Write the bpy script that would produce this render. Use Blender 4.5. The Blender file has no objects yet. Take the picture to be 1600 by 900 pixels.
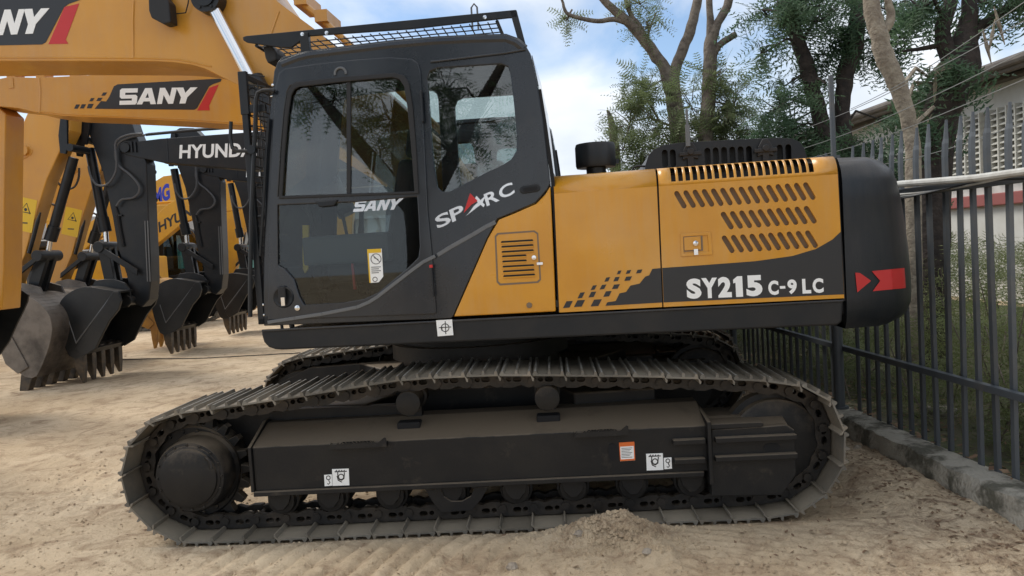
import bpy, math, random
import numpy as np
from mathutils import Vector, Matrix, noise

R = math.radians
rnd = random.Random(7)
scene = bpy.context.scene
COL = scene.collection

# ------------------------------------------------------------------ camera, sky, sun, exposure
FPX = 1200.0                       # focal length in pixels of the 1600 px wide photograph
PITCH, ROLL, HC = R(3.05), 0.061, 1.74
_F = Vector((0, math.cos(PITCH), -math.sin(PITCH)))
_U0 = Vector((0, math.sin(PITCH), math.cos(PITCH)))
_R0 = Vector((1, 0, 0))
_R = math.cos(ROLL) * _R0 - math.sin(ROLL) * _U0
_U = math.sin(ROLL) * _R0 + math.cos(ROLL) * _U0
CAMP = Vector((0, 0, HC))
cam_d = bpy.data.cameras.new('camera')
cam = bpy.data.objects.new('camera', cam_d)
COL.objects.link(cam)
m = Matrix((_R, _U, -_F)).transposed().to_4x4()
m.translation = CAMP
cam.matrix_world = m
cam_d.sensor_width = 36
cam_d.lens = FPX / 1600 * 36
cam_d.clip_start = 0.05
cam_d.clip_end = 3000
scene.camera = cam

scene.view_settings.view_transform = 'Standard'
scene.view_settings.look = 'None'
scene.view_settings.gamma = 1
scene.view_settings.exposure = 0.72
scene.render.engine = 'CYCLES'
scene.cycles.max_bounces = 6
scene.cycles.transparent_max_bounces = 12

SUN_EL, SUN_AZ = 52, 300            # azimuth clockwise from +Y (north); the sun is to the left, a little beyond the machines
world = bpy.data.worlds.new('World')
scene.world = world
world.use_nodes = True
nt = world.node_tree
nt.nodes.clear()
N = nt.nodes.new
out = N('ShaderNodeOutputWorld')
bg = N('ShaderNodeBackground')
sky = N('ShaderNodeTexSky')
sky.sky_type = 'NISHITA'
sky.sun_disc = False
sky.sun_elevation = R(SUN_EL)
sky.sun_rotation = R(SUN_AZ)
sky.air_density = 1.0
sky.dust_density = 0.6
sky.ozone_density = 2.0
bg.inputs['Strength'].default_value = 0.1
tc = N('ShaderNodeTexCoord')
mp = N('ShaderNodeMapping')
mp.inputs['Scale'].default_value = (1, 1, 2.2)
mp.inputs['Location'].default_value = (2.3, 0.4, 0.15)
n1 = N('ShaderNodeTexNoise')
n1.inputs['Scale'].default_value = 2.3
n1.inputs['Detail'].default_value = 9
n1.inputs['Roughness'].default_value = 0.52
n1.inputs['Distortion'].default_value = 0.3
cr = N('ShaderNodeValToRGB')
cr.color_ramp.elements[0].position = 0.38
cr.color_ramp.elements[1].position = 0.50
cr.color_ramp.elements[0].color = (0, 0, 0, 1)
n2 = N('ShaderNodeTexNoise')
n2.inputs['Scale'].default_value = 3.1
n2.inputs['Detail'].default_value = 7
cr2 = N('ShaderNodeValToRGB')
cr2.color_ramp.elements[0].position = 0.3
cr2.color_ramp.elements[0].color = (4.1, 4.7, 5.5, 1)
cr2.color_ramp.elements[1].position = 0.62
cr2.color_ramp.elements[1].color = (6.9, 7.1, 7.4, 1)
mx = N('ShaderNodeMix')
mx.data_type = 'RGBA'
L = nt.links.new
L(tc.outputs['Generated'], mp.inputs['Vector'])
L(mp.outputs[0], n1.inputs['Vector'])
L(mp.outputs[0], n2.inputs['Vector'])
L(n1.outputs['Fac'], cr.inputs[0])
L(n2.outputs['Fac'], cr2.inputs[0])
L(cr.outputs[0], mx.inputs['Factor'])
L(sky.outputs[0], mx.inputs['A'])
L(cr2.outputs[0], mx.inputs['B'])
L(mx.outputs['Result'], bg.inputs['Color'])
L(bg.outputs[0], out.inputs[0])

sun_d = bpy.data.lights.new('sun', 'SUN')
sun_d.energy = 1.5
sun_d.angle = R(24)
sun_d.color = (1.0, 0.95, 0.87)
sun = bpy.data.objects.new('sun', sun_d)
COL.objects.link(sun)
_az, _el = R(SUN_AZ), R(SUN_EL)
to_sun = Vector((math.sin(_az) * math.cos(_el), math.cos(_az) * math.cos(_el), math.sin(_el)))
sun.rotation_euler = to_sun.to_track_quat('Z', 'Y').to_euler()

# ------------------------------------------------------------------ measuring helpers (photo pixel -> point on a plane of a local frame)
def ray(px, py):
    return (_F * FPX + _R * (px - 800) - _U * (py - 450)).normalized()

def W(px, py, d):
    """world point seen at a pixel at distance d along +Y"""
    r = ray(px, py)
    return CAMP + r * (d / r.y)

def G(px, py, z=0.0):
    r = ray(px, py)
    return CAMP + r * ((z - HC) / r.z)

class Fr:
    def __init__(s, x, y, yaw, z=0):
        s.m = Matrix.Translation((x, y, z)) @ Matrix.Rotation(yaw, 4, 'Z')
        s.i = s.m.inverted()
    def p(s, px, py, y):
        c = s.i @ CAMP
        d = s.i.to_3x3() @ ray(px, py)
        t = (y - c.y) / d.y
        q = c + d * t
        return (q.x, q.z)
    def pts(s, l, y):
        return [s.p(a, b, y) for a, b in l]

# ------------------------------------------------------------------ materials
M = {}
def mat(name, col, rough=0.5, metal=0.0, spec=0.5, coat=0.0, noise_amt=0.0, noise_scale=8, col2=None, thr=(0.4, 0.65),
        bump=0.0, bump_scale=40, dust=0.0, dust_col=(0.30, 0.235, 0.165), detail=6, rough2=None, vary=0.0, streak=0.0, streak_col=(0.50, 0.40, 0.27), wavy=0.0):
    mt = bpy.data.materials.new(name)
    mt.use_nodes = True
    t = mt.node_tree
    b = t.nodes['Principled BSDF']
    b.inputs['Roughness'].default_value = rough
    b.inputs['Metallic'].default_value = metal
    b.inputs['Specular IOR Level'].default_value = spec
    b.inputs['Coat Weight'].default_value = coat
    b.inputs['Coat Roughness'].default_value = 0.08
    b.inputs['Base Color'].default_value = (*col, 1)
    n, l = t.nodes.new, t.links.new
    co = n('ShaderNodeTexCoord')
    cur = None
    if col2 is not None:
        nz = n('ShaderNodeTexNoise')
        nz.inputs['Scale'].default_value = noise_scale
        nz.inputs['Detail'].default_value = detail
        nz.inputs['Roughness'].default_value = 0.62
        rp = n('ShaderNodeValToRGB')
        rp.color_ramp.elements[0].position = thr[0]
        rp.color_ramp.elements[1].position = thr[1]
        rp.color_ramp.elements[0].color = (*col, 1)
        rp.color_ramp.elements[1].color = (*col2, 1)
        l(co.outputs['Object'], nz.inputs['Vector'])
        l(nz.outputs['Fac'], rp.inputs[0])
        l(rp.outputs[0], b.inputs['Base Color'])
        cur = rp.outputs[0]
        if rough2 is not None:
            mr = n('ShaderNodeMapRange')
            mr.inputs['From Min'].default_value = thr[0]
            mr.inputs['From Max'].default_value = thr[1]
            mr.inputs['To Min'].default_value = rough
            mr.inputs['To Max'].default_value = rough2
            l(nz.outputs['Fac'], mr.inputs['Value'])
            l(mr.outputs[0], b.inputs['Roughness'])
    if dust > 0:   # settled dust on upward faces, patchy
        ge = n('ShaderNodeNewGeometry')
        sx = n('ShaderNodeSeparateXYZ')
        l(ge.outputs['Normal'], sx.inputs[0])
        nz = n('ShaderNodeTexNoise')
        nz.inputs['Scale'].default_value = 5
        nz.inputs['Detail'].default_value = 8
        nz.inputs['Roughness'].default_value = 0.7
        l(ge.outputs['Position'], nz.inputs['Vector'])
        ma = n('ShaderNodeMath'); ma.operation = 'MULTIPLY_ADD'
        l(sx.outputs['Z'], ma.inputs[0])
        ma.inputs[1].default_value = 0.75
        l(nz.outputs['Fac'], ma.inputs[2])
        mr = n('ShaderNodeMapRange')
        mr.inputs['From Min'].default_value = 0.60
        mr.inputs['From Max'].default_value = 1.15
        mr.inputs['To Min'].default_value = 0.0
        mr.inputs['To Max'].default_value = dust
        l(ma.outputs[0], mr.inputs['Value'])
        mi = n('ShaderNodeMix'); mi.data_type = 'RGBA'
        l(mr.outputs[0], mi.inputs['Factor'])
        if cur is not None:
            l(cur, mi.inputs['A'])
        else:
            mi.inputs['A'].default_value = (*col, 1)
        mi.inputs['B'].default_value = (*dust_col, 1)
        l(mi.outputs['Result'], b.inputs['Base Color'])
    if streak > 0:   # faint run marks of dried dust, longer than wide
        mp_ = n('ShaderNodeMapping'); mp_.inputs['Scale'].default_value = (9, 9, .9)
        l(co.outputs['Object'], mp_.inputs['Vector'])
        nz = n('ShaderNodeTexNoise'); nz.inputs['Scale'].default_value = 1.6; nz.inputs['Detail'].default_value = 8; nz.inputs['Roughness'].default_value = .7
        l(mp_.outputs[0], nz.inputs['Vector'])
        n3_ = n('ShaderNodeTexNoise'); n3_.inputs['Scale'].default_value = 1.3; n3_.inputs['Detail'].default_value = 5
        l(co.outputs['Object'], n3_.inputs['Vector'])
        mu = n('ShaderNodeMath'); mu.operation = 'MULTIPLY'; l(nz.outputs['Fac'], mu.inputs[0]); l(n3_.outputs['Fac'], mu.inputs[1])
        mr = n('ShaderNodeMapRange'); mr.inputs['From Min'].default_value = .22; mr.inputs['From Max'].default_value = .40
        mr.inputs['To Max'].default_value = streak; l(mu.outputs[0], mr.inputs['Value'])
        mi = n('ShaderNodeMix'); mi.data_type = 'RGBA'; l(mr.outputs[0], mi.inputs['Factor'])
        l(b.inputs['Base Color'].links[0].from_socket, mi.inputs['A']); mi.inputs['B'].default_value = (*streak_col, 1)
        l(mi.outputs['Result'], b.inputs['Base Color'])
    if wavy > 0 and bump == 0:   # sheet metal is never quite flat
        nb = n('ShaderNodeTexNoise'); nb.inputs['Scale'].default_value = 2.2; nb.inputs['Detail'].default_value = 1
        bp = n('ShaderNodeBump'); bp.inputs['Strength'].default_value = wavy; bp.inputs['Distance'].default_value = .05
        l(co.outputs['Object'], nb.inputs['Vector']); l(nb.outputs['Fac'], bp.inputs['Height'])
        l(bp.outputs[0], b.inputs['Normal']); l(bp.outputs[0], b.inputs['Coat Normal'])
    if vary > 0:   # each copy a little lighter or darker
        oi = n('ShaderNodeObjectInfo')
        mr = n('ShaderNodeMapRange'); mr.inputs['To Min'].default_value = 1 - vary; mr.inputs['To Max'].default_value = 1 + vary
        l(oi.outputs['Random'], mr.inputs['Value'])
        hs = n('ShaderNodeHueSaturation')
        l(mr.outputs[0], hs.inputs['Value'])
        l(b.inputs['Base Color'].links[0].from_socket, hs.inputs['Color'])
        l(hs.outputs[0], b.inputs['Base Color'])
    if bump > 0:
        nb = n('ShaderNodeTexNoise')
        nb.inputs['Scale'].default_value = bump_scale
        nb.inputs['Detail'].default_value = 5
        bp = n('ShaderNodeBump')
        bp.inputs['Strength'].default_value = bump
        bp.inputs['Distance'].default_value = 0.02
        l(co.outputs['Object'], nb.inputs['Vector'])
        l(nb.outputs['Fac'], bp.inputs['Height'])
        l(bp.outputs[0], b.inputs['Normal'])
    M[name] = mt
    return mt

mat('black_paint', (0.006, 0.010, 0.017), 0.24, spec=0.55, coat=0.3, col2=(0.009, 0.013, 0.019), noise_scale=2.2, rough2=0.36, dust=0.10, streak=.02, wavy=.15)
mat('black_satin', (0.007, 0.010, 0.014), 0.38, spec=0.4, col2=(0.016, 0.0165, 0.018), noise_scale=5, dust=0.18)
mat('yellow_paint', (0.68, 0.31, 0.016), 0.27, coat=0.25, col2=(0.60, 0.265, 0.018), noise_scale=1.6, rough2=0.36, dust=0.12, streak=.16, wavy=.25)
mat('boom_yellow', (0.64, 0.30, 0.032), 0.33, coat=0.2, col2=(0.55, 0.26, 0.05), noise_scale=1.2, rough2=0.45, dust=0.15, streak=.14, wavy=.2)
mat('old_yellow', (0.68, 0.34, 0.02), 0.42, col2=(0.60, 0.29, 0.03), noise_scale=3)
mat('frame_black', (0.009, 0.009, 0.0098), 0.52, spec=0.35, col2=(0.016, 0.015, 0.014), noise_scale=4, dust=0.55, bump=0.05, bump_scale=60)
mat('shoe_steel', (0.15, 0.14, 0.12), 0.50, metal=0.15, col2=(0.23, 0.195, 0.15), noise_scale=4, dust=0.6, bump=0.15, bump_scale=50,
    dust_col=(0.36, 0.30, 0.22), vary=0.3)
mat('worn_steel', (0.52, 0.50, 0.45), 0.42, metal=0.45, col2=(0.26, 0.225, 0.17), noise_scale=14, bump=0.1)
mat('hose_rubber', (0.075, 0.077, 0.082), 0.5)
mat('chain_steel', (0.014, 0.013, 0.0125), 0.5, metal=0.2, col2=(0.04, 0.032, 0.025), noise_scale=8, dust=0.25, bump=0.1)
mat('bucket_black', (0.010, 0.0125, 0.015), 0.40, col2=(0.02, 0.021, 0.022), noise_scale=3, dust=0.15)
mat('bucket_worn', (0.20, 0.175, 0.15), 0.5, metal=0.3, col2=(0.07, 0.06, 0.052), noise_scale=2.5, bump=0.1, dust=0.2)
mat('bucket_yellow', (0.50, 0.25, 0.04), 0.6, col2=(0.32, 0.16, 0.05), noise_scale=4)
mat('tooth_steel', (0.05, 0.045, 0.04), 0.5, metal=0.3, col2=(0.12, 0.09, 0.06), noise_scale=8)
mat('chrome', (0.75, 0.76, 0.78), 0.12, metal=1.0)
mat('chrome_letters', (0.72, 0.73, 0.75), 0.22, metal=0.8)
mat('rubber', (0.014, 0.014, 0.015), 0.6)
mat('white_vinyl', (0.92, 0.93, 0.92), 0.4)
mat('red_vinyl', (0.55, 0.025, 0.025), 0.35)
mat('decal_black', (0.022, 0.023, 0.026), 0.35)
mat('decal_grey', (0.13, 0.135, 0.14), 0.35)
mat('blue_vinyl', (0.02, 0.04, 0.45), 0.4)
mat('sticker_yellow', (0.75, 0.48, 0.02), 0.4)
mat('sticker_orange', (0.75, 0.16, 0.03), 0.4)
mat('dark_void', (0.006, 0.006, 0.007), 0.8)
mat('mesh_brown', (0.20, 0.145, 0.095), 0.7)
mat('seat_fabric', (0.035, 0.037, 0.04), 0.8)
mat('interior_grey', (0.11, 0.115, 0.12), 0.6)
mat('fence_paint', (0.085, 0.095, 0.105), 0.45, col2=(0.13, 0.125, 0.115), noise_scale=3, thr=(.5, .7), vary=.2)
mat('pipe_white', (0.55, 0.54, 0.50), 0.45, col2=(0.40, 0.38, 0.34), noise_scale=6)
mat('cable_grey', (0.22, 0.22, 0.21), 0.6)
mat('cable_black', (0.02, 0.02, 0.02), 0.6)
mat('concrete', (0.44, 0.40, 0.33), 0.9, col2=(0.13, 0.12, 0.09), noise_scale=5, thr=(0.46, 0.60), detail=10, bump=1.0, bump_scale=45)
mat('wall_white', (0.62, 0.61, 0.57), 0.8, col2=(0.52, 0.50, 0.45), noise_scale=1.2)
mat('louvre', (0.58, 0.56, 0.50), 0.8)
mat('roof_brown', (0.10, 0.085, 0.075), 0.8, col2=(0.15, 0.13, 0.11), noise_scale=3)
mat('red_band', (0.30, 0.09, 0.08), 0.7)
mat('teal_paint', (0.06, 0.20, 0.18), 0.6)
mat('grey_wall', (0.30, 0.30, 0.29), 0.8)
mat('bark_grey', (0.20, 0.165, 0.13), 0.9, col2=(0.10, 0.08, 0.065), noise_scale=9, bump=0.9, bump_scale=25)
mat('bark_pale', (0.34, 0.29, 0.22), 0.9, col2=(0.20, 0.16, 0.12), noise_scale=12, bump=0.9, bump_scale=30)
mat('bark_dark', (0.055, 0.042, 0.035), 0.95, col2=(0.025, 0.02, 0.018), noise_scale=9, bump=0.9, bump_scale=22)
mat('verge_soil', (0.11, 0.095, 0.06), 0.95, col2=(0.06, 0.075, 0.03), noise_scale=3, bump=0.6, bump_scale=30)
mat('dry_leaf', (0.16, 0.09, 0.05), 0.8, col2=(0.26, 0.17, 0.10), noise_scale=6)
mat('stone', (0.38, 0.32, 0.25), 0.9, col2=(0.26, 0.21, 0.16), noise_scale=12, bump=0.4)

def leafmat(name, c1, c2):
    mt = mat(name, c1, 0.55, col2=c2, noise_scale=1.6, thr=(0.35, 0.65), detail=3)
    t = mt.node_tree
    b = t.nodes['Principled BSDF']
    tr = t.nodes.new('ShaderNodeBsdfTranslucent')
    src = b.inputs['Base Color'].links[0].from_socket
    t.links.new(src, tr.inputs['Color'])
    ms = t.nodes.new('ShaderNodeMixShader')
    ms.inputs[0].default_value = 0.5
    o = t.nodes['Material Output']
    t.links.new(b.outputs[0], ms.inputs[1])
    t.links.new(tr.outputs[0], ms.inputs[2])
    t.links.new(ms.outputs[0], o.inputs[0])
leafmat('leaf_olive', (0.16, 0.21, 0.08), (0.22, 0.26, 0.13))
leafmat('leaf_dark', (0.065, 0.125, 0.068), (0.115, 0.175, 0.095))
leafmat('leaf_shrub', (0.14, 0.18, 0.06), (0.22, 0.24, 0.11))

def glass(name, tint, refl):
    mt = bpy.data.materials.new(name)
    mt.use_nodes = True
    t = mt.node_tree
    t.nodes.clear()
    n, l = t.nodes.new, t.links.new
    o = n('ShaderNodeOutputMaterial')
    tr = n('ShaderNodeBsdfTransparent'); tr.inputs[0].default_value = (*tint, 1)
    gl = n('ShaderNodeBsdfGlossy'); gl.inputs['Roughness'].default_value = 0.01
    fr = n('ShaderNodeFresnel'); fr.inputs[0].default_value = 1.5
    ad = n('ShaderNodeMath'); ad.operation = 'ADD'; ad.use_clamp = True; ad.inputs[1].default_value = refl
    ms = n('ShaderNodeMixShader')
    l(fr.outputs[0], ad.inputs[0]); l(ad.outputs[0], ms.inputs[0])
    l(tr.outputs[0], ms.inputs[1]); l(gl.outputs[0], ms.inputs[2]); l(ms.outputs[0], o.inputs[0])
    M[name] = mt
glass('glass', (0.78, 0.83, 0.83), 0.05)
glass('glass_dark', (0.74, 0.80, 0.81), 0.0)

# ------------------------------------------------------------------ mesh helpers
class MB:
    def __init__(s):
        s.v, s.f = [], []
    def add(s, vs, fs):
        o = len(s.v)
        s.v += [tuple(v) for v in vs]
        s.f += [tuple(i + o for i in f) for f in fs]
        return s
    def box(s, x0, x1, y0, y1, z0, z1):
        return s.add([(x0, y0, z0), (x1, y0, z0), (x1, y1, z0), (x0, y1, z0), (x0, y0, z1), (x1, y0, z1), (x1, y1, z1), (x0, y1, z1)],
                     [(0, 3, 2, 1), (4, 5, 6, 7), (0, 1, 5, 4), (1, 2, 6, 5), (2, 3, 7, 6), (3, 0, 4, 7)])
    def prism(s, pts, y0, y1):
        """outline in x,z extruded along y"""
        a = sum(p[0] * q[1] - q[0] * p[1] for p, q in zip(pts, pts[1:] + pts[:1]))
        if a < 0:
            pts = pts[::-1]
        n = len(pts)
        vs = [(p[0], y0, p[1]) for p in pts] + [(p[0], y1, p[1]) for p in pts]
        fs = [tuple(range(n)), tuple(range(2 * n - 1, n - 1, -1))]
        fs += [(i, i + n, (i + 1) % n + n, (i + 1) % n) for i in range(n)]
        return s.add(vs, fs)
    def prism_x(s, pts, x0, x1):
        """outline in y,z extruded along x"""
        a = sum(p[0] * q[1] - q[0] * p[1] for p, q in zip(pts, pts[1:] + pts[:1]))
        if a < 0:
            pts = pts[::-1]
        n = len(pts)
        vs = [(x0, p[0], p[1]) for p in pts] + [(x1, p[0], p[1]) for p in pts]
        fs = [tuple(range(n - 1, -1, -1)), tuple(range(n, 2 * n))]
        fs += [(i, (i + 1) % n, (i + 1) % n + n, i + n) for i in range(n)]
        return s.add(vs, fs)
    def prism_z(s, pts, z0, z1):
        a = sum(p[0] * q[1] - q[0] * p[1] for p, q in zip(pts, pts[1:] + pts[:1]))
        if a < 0:
            pts = pts[::-1]
        n = len(pts)
        vs = [(p[0], p[1], z0) for p in pts] + [(p[0], p[1], z1) for p in pts]
        fs = [tuple(range(n - 1, -1, -1)), tuple(range(n, 2 * n))]
        fs += [(i, (i + 1) % n, (i + 1) % n + n, i + n) for i in range(n)]
        return s.add(vs, fs)
    def strip(s, pts, y0, y1, t):
        """open polyline in x,z thickened by t (towards its left), extruded in y"""
        n = len(pts)
        inn = []
        for i in range(n):
            a = Vector(pts[max(i - 1, 0)]); b = Vector(pts[min(i + 1, n - 1)])
            d = (b - a).normalized()
            inn.append((pts[i][0] - d.y * t, pts[i][1] + d.x * t))
        for i in range(n - 1):
            q = [pts[i], pts[i + 1], inn[i + 1], inn[i]]
            s.prism(q, y0, y1)
        return s
    def tube(s, pts, r, n=8, cap=True):
        pts = [Vector(p) for p in pts]
        k = len(pts)
        rs = r if isinstance(r, (list, tuple)) else [r] * k
        up = None
        vs, fs = [], []
        for i, p in enumerate(pts):
            d = (pts[min(i + 1, k - 1)] - pts[max(i - 1, 0)]).normalized()
            if up is None:
                up = d.orthogonal().normalized()
            up = (up - d * up.dot(d))
            up = up.normalized() if up.length > 1e-6 else d.orthogonal().normalized()
            sd = d.cross(up)
            for j in range(n):
                a = 2 * math.pi * j / n
                vs.append(p + (up * math.cos(a) + sd * math.sin(a)) * rs[i])
        for i in range(k - 1):
            for j in range(n):
                a, b = i * n + j, i * n + (j + 1) % n
                fs.append((a, b, b + n, a + n))
        if cap:
            fs.append(tuple(range(n - 1, -1, -1)))
            fs.append(tuple(range((k - 1) * n, k * n)))
        return s.add(vs, fs)
    def cyl(s, c, ax, h0, h1, r, n=24, r1=None):
        d = {'x': Vector((1, 0, 0)), 'y': Vector((0, 1, 0)), 'z': Vector((0, 0, 1))}[ax]
        c = Vector(c)
        return s.tube([c + d * h0, c + d * h1], [r, r if r1 is None else r1], n)
    def lathe(s, c, ax, prof, n=32):
        """profile: list of (h, r) along axis"""
        d = {'x': Vector((1, 0, 0)), 'y': Vector((0, 1, 0)), 'z': Vector((0, 0, 1))}[ax]
        u = d.orthogonal().normalized(); w = d.cross(u)
        c = Vector(c)
        vs, fs = [], []
        for h, r in prof:
            for j in range(n):
                a = 2 * math.pi * j / n
                vs.append(c + d * h + (u * math.cos(a) + w * math.sin(a)) * max(r, 1e-4))
        for i in range(len(prof) - 1):
            for j in range(n):
                a, b = i * n + j, i * n + (j + 1) % n
                fs.append((a, b, b + n, a + n))
        fs.append(tuple(range(n - 1, -1, -1)))
        fs.append(tuple(range((len(prof) - 1) * n, len(prof) * n)))
        return s.add(vs, fs)
    def mesh(s, name):
        me = bpy.data.meshes.new(name)
        me.from_pydata(s.v, [], s.f)
        me.validate()
        me.update()
        return me

def link(name, me, material, parent=None, bevel=0, smooth=False, rot=0, seg=2):
    o = bpy.data.objects.new(name, me)
    COL.objects.link(o)
    if material and not me.materials:
        me.materials.append(M[material])
    if parent is not None:
        o.parent = parent
    if rot:
        o.rotation_euler = (0, 0, rot)
    if smooth:
        me.polygons.foreach_set('use_smooth', [True] * len(me.polygons))
        try:
            me.set_sharp_from_angle(angle=R(35))
        except Exception:
            pass
    if bevel:
        b = o.modifiers.new('bevel', 'BEVEL')
        b.width = bevel
        b.segments = seg
        b.limit_method = 'ANGLE'
        b.angle_limit = R(32)
        b.use_clamp_overlap = True
    return o

def mk(name, mb, material, parent=None, bevel=0, smooth=False, rot=0, seg=2):
    return link(name, mb.mesh(name), material, parent, bevel, smooth, rot, seg)

def fill(loops, ext=0.0):
    """filled 2D loops with holes -> mesh in xy with thickness 2*ext"""
    c = bpy.data.curves.new('c', 'CURVE')
    c.dimensions = '2D'; c.fill_mode = 'BOTH'; c.extrude = ext
    for l in loops:
        sp = c.splines.new('POLY')
        sp.points.add(len(l) - 1)
        for p, q in zip(sp.points, l):
            p.co = (q[0], q[1], 0, 1)
        sp.use_cyclic_u = True
    o = bpy.data.objects.new('c', c)
    me = bpy.data.meshes.new_from_object(o)
    bpy.data.objects.remove(o); bpy.data.curves.remove(c)
    return me

def _inside(pt, poly):
    x, y = pt; c = False
    for (x1, y1), (x2, y2) in zip(poly, poly[1:] + poly[:1]):
        if (y1 > y) != (y2 > y) and x < (x2 - x1) * (y - y1) / (y2 - y1) + x1:
            c = not c
    return c

def plate(mb, loops, y0, y1):
    """plate in x,z with holes (first loop is the outline), from y0 (near) to y1"""
    from mathutils.geometry import delaunay_2d_cdt
    loops = [[(float(a), float(b)) for a, b in l] for l in loops]
    vs, es = [], []
    for l in loops:
        o = len(vs); n = len(l)
        vs += [Vector(q) for q in l]
        es += [(o + i, o + (i + 1) % n) for i in range(n)]
    ov, _, of = delaunay_2d_cdt(vs, es, [], 0, 1e-7)[:3]
    tris = []
    for f in of:
        c = sum((ov[i] for i in f), Vector((0, 0))) / len(f)
        if _inside(c, loops[0]) and not any(_inside(c, h) for h in loops[1:]):
            a, b, d = [ov[i] for i in f[:3]]
            if (b - a).cross(d - a) < 0: f = f[::-1]
            tris.append(tuple(f))
    if y0 > y1: y0, y1 = y1, y0
    n = len(ov)
    V = [(v.x, y0, v.y) for v in ov] + [(v.x, y1, v.y) for v in ov]
    Fs = list(tris) + [tuple(i + n for i in f[::-1]) for f in tris]
    cnt = {}
    for f in tris:
        for i in range(len(f)):
            e = (f[i], f[(i + 1) % len(f)]); cnt[e] = 1
    for (i, j) in list(cnt):
        if (j, i) not in cnt: Fs.append((j, i, i + n, j + n))
    mb.add(V, Fs)
    return mb

def quadmap(q):
    """unit square -> quad corners (bl, br, tr, tl) in x,z"""
    bl, br, tr, tl = [Vector(p) for p in q]
    def f(u, v):
        p = bl * (1 - u) * (1 - v) + br * u * (1 - v) + tr * u * v + tl * (1 - u) * v
        return (p.x, p.y)
    return f

def text_uv(s, bold=0.02, spacing=1.0):
    t = bpy.data.curves.new('t', 'FONT')
    t.body = s; t.offset = bold; t.extrude = 0.0; t.space_character = spacing
    t.resolution_u = 4
    o = bpy.data.objects.new('t', t)
    me = bpy.data.meshes.new_from_object(o)
    vs = [v.co.copy() for v in me.vertices]
    fs = [list(p.vertices) for p in me.polygons]
    bpy.data.objects.remove(o); bpy.data.curves.remove(t); bpy.data.meshes.remove(me)
    x0, x1 = min(v.x for v in vs), max(v.x for v in vs)
    y0, y1 = min(v.y for v in vs), max(v.y for v in vs)
    return [((v.x - x0) / (x1 - x0), (v.y - y0) / (y1 - y0)) for v in vs], fs

def text(mb, s, q, y, bold=0.02, spacing=1.0):
    uv, fs = text_uv(s, bold, spacing)
    f = quadmap(q)
    mb.add([(f(u, v)[0], y, f(u, v)[1]) for u, v in uv], fs)
    return mb

BLOCK = {
 'S': [[(0, 0), (.92, 0), (1, .1), (1, .5), (.9, .6), (.3, .6), (.3, .74), (.98, .74), (.98, 1), (.1, 1), (0, .9), (0, .48), (.1, .38), (.7, .38), (.7, .25), (0, .25)]],
 'A': [[(0, 0), (.34, 1), (.66, 1), (1, 0), (.72, 0), (.66, .18), (.34, .18), (.28, 0)], [(.41, .40), (.59, .40), (.5, .70)]],
 '1': [[(.22, 0), (.22, .70), (0, .66), (0, .84), (.42, 1), (.9, 1), (.9, 0)]],
 'N': [[(0, 0), (0, 1), (.30, 1), (.70, .44), (.70, 1), (1, 1), (1, 0), (.70, 0), (.30, .56), (.30, 0)]],
 'Y': [[(.35, 0), (.35, .38), (0, 1), (.33, 1), (.5, .66), (.67, 1), (1, 1), (.65, .38), (.65, 0)]]}
SANY_U = [('S', 0, .235), ('A', .235, .50), ('N', .515, .735), ('Y', .725, 1)]

def block_word(mb, q, y0, y1, letters=SANY_U):
    f = quadmap(q)
    for ch, u0, u1 in letters:
        loops = [[f(u0 + (u1 - u0) * a, b) for a, b in l] for l in BLOCK[ch]]
        plate(mb, loops, y0, y1)
    return mb

def empty(name, loc=(0, 0, 0), rz=0):
    o = bpy.data.objects.new(name, None)
    COL.objects.link(o)
    o.location = loc
    o.rotation_euler = (0, 0, rz)
    return o

def tag(o, label=None, cat=None, group=None, kind=None):
    if label: o['label'] = label
    if cat: o['category'] = cat
    if group: o['group'] = group
    if kind: o['kind'] = kind
    return o

def kids(o):
    return [c for c in bpy.data.objects if c.parent == o]

def copy_tree(o, parent=None, skip=()):
    c = o.copy(); COL.objects.link(c)
    if parent is not None: c.parent = parent
    for ch in kids(o):
        if ch.name.split('.')[0] in skip: continue
        copy_tree(ch, c, skip)
    return c

def rrect(x0, x1, z0, z1, r, n=4):
    o = []
    for cx, cz, a0 in ((x1 - r, z1 - r, 0), (x0 + r, z1 - r, 90), (x0 + r, z0 + r, 180), (x1 - r, z0 + r, 270)):
        for i in range(n + 1):
            a = R(a0 + 90 * i / n)
            o.append((cx + r * math.cos(a), cz + r * math.sin(a)))
    return o

def slot(cx, cz, L_, w, ang, n=5):
    """rounded slot, long axis at angle"""
    o = []
    d = Vector((math.cos(ang), math.sin(ang)))
    for sgn, a0 in ((1, -90), (-1, 90)):
        c = Vector((cx, cz)) + d * sgn * (L_ / 2 - w / 2)
        for i in range(n + 1):
            a = ang + R(a0 + 180 * i / n)
            o.append((c.x + w / 2 * math.cos(a), c.y + w / 2 * math.sin(a)))
    return o

def smooth_loop(pts, k=6, closed=True):
    o = []
    n = len(pts)
    rng = range(n) if closed else range(n - 1)
    for i in rng:
        if closed:
            p0, p1, p2, p3 = pts[(i - 1) % n], pts[i], pts[(i + 1) % n], pts[(i + 2) % n]
        else:
            p0, p1, p2, p3 = pts[max(i - 1, 0)], pts[i], pts[i + 1], pts[min(i + 2, n - 1)]
        for j in range(k):
            t = j / k
            o.append(tuple(0.5 * ((2 * p1[a]) + (-p0[a] + p2[a]) * t + (2 * p0[a] - 5 * p1[a] + 4 * p2[a] - p3[a]) * t * t
                                  + (-p0[a] + 3 * p1[a] - 3 * p2[a] + p3[a]) * t ** 3) for a in range(len(p1))))
    if not closed:
        o.append(tuple(pts[-1]))
    return o

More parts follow.
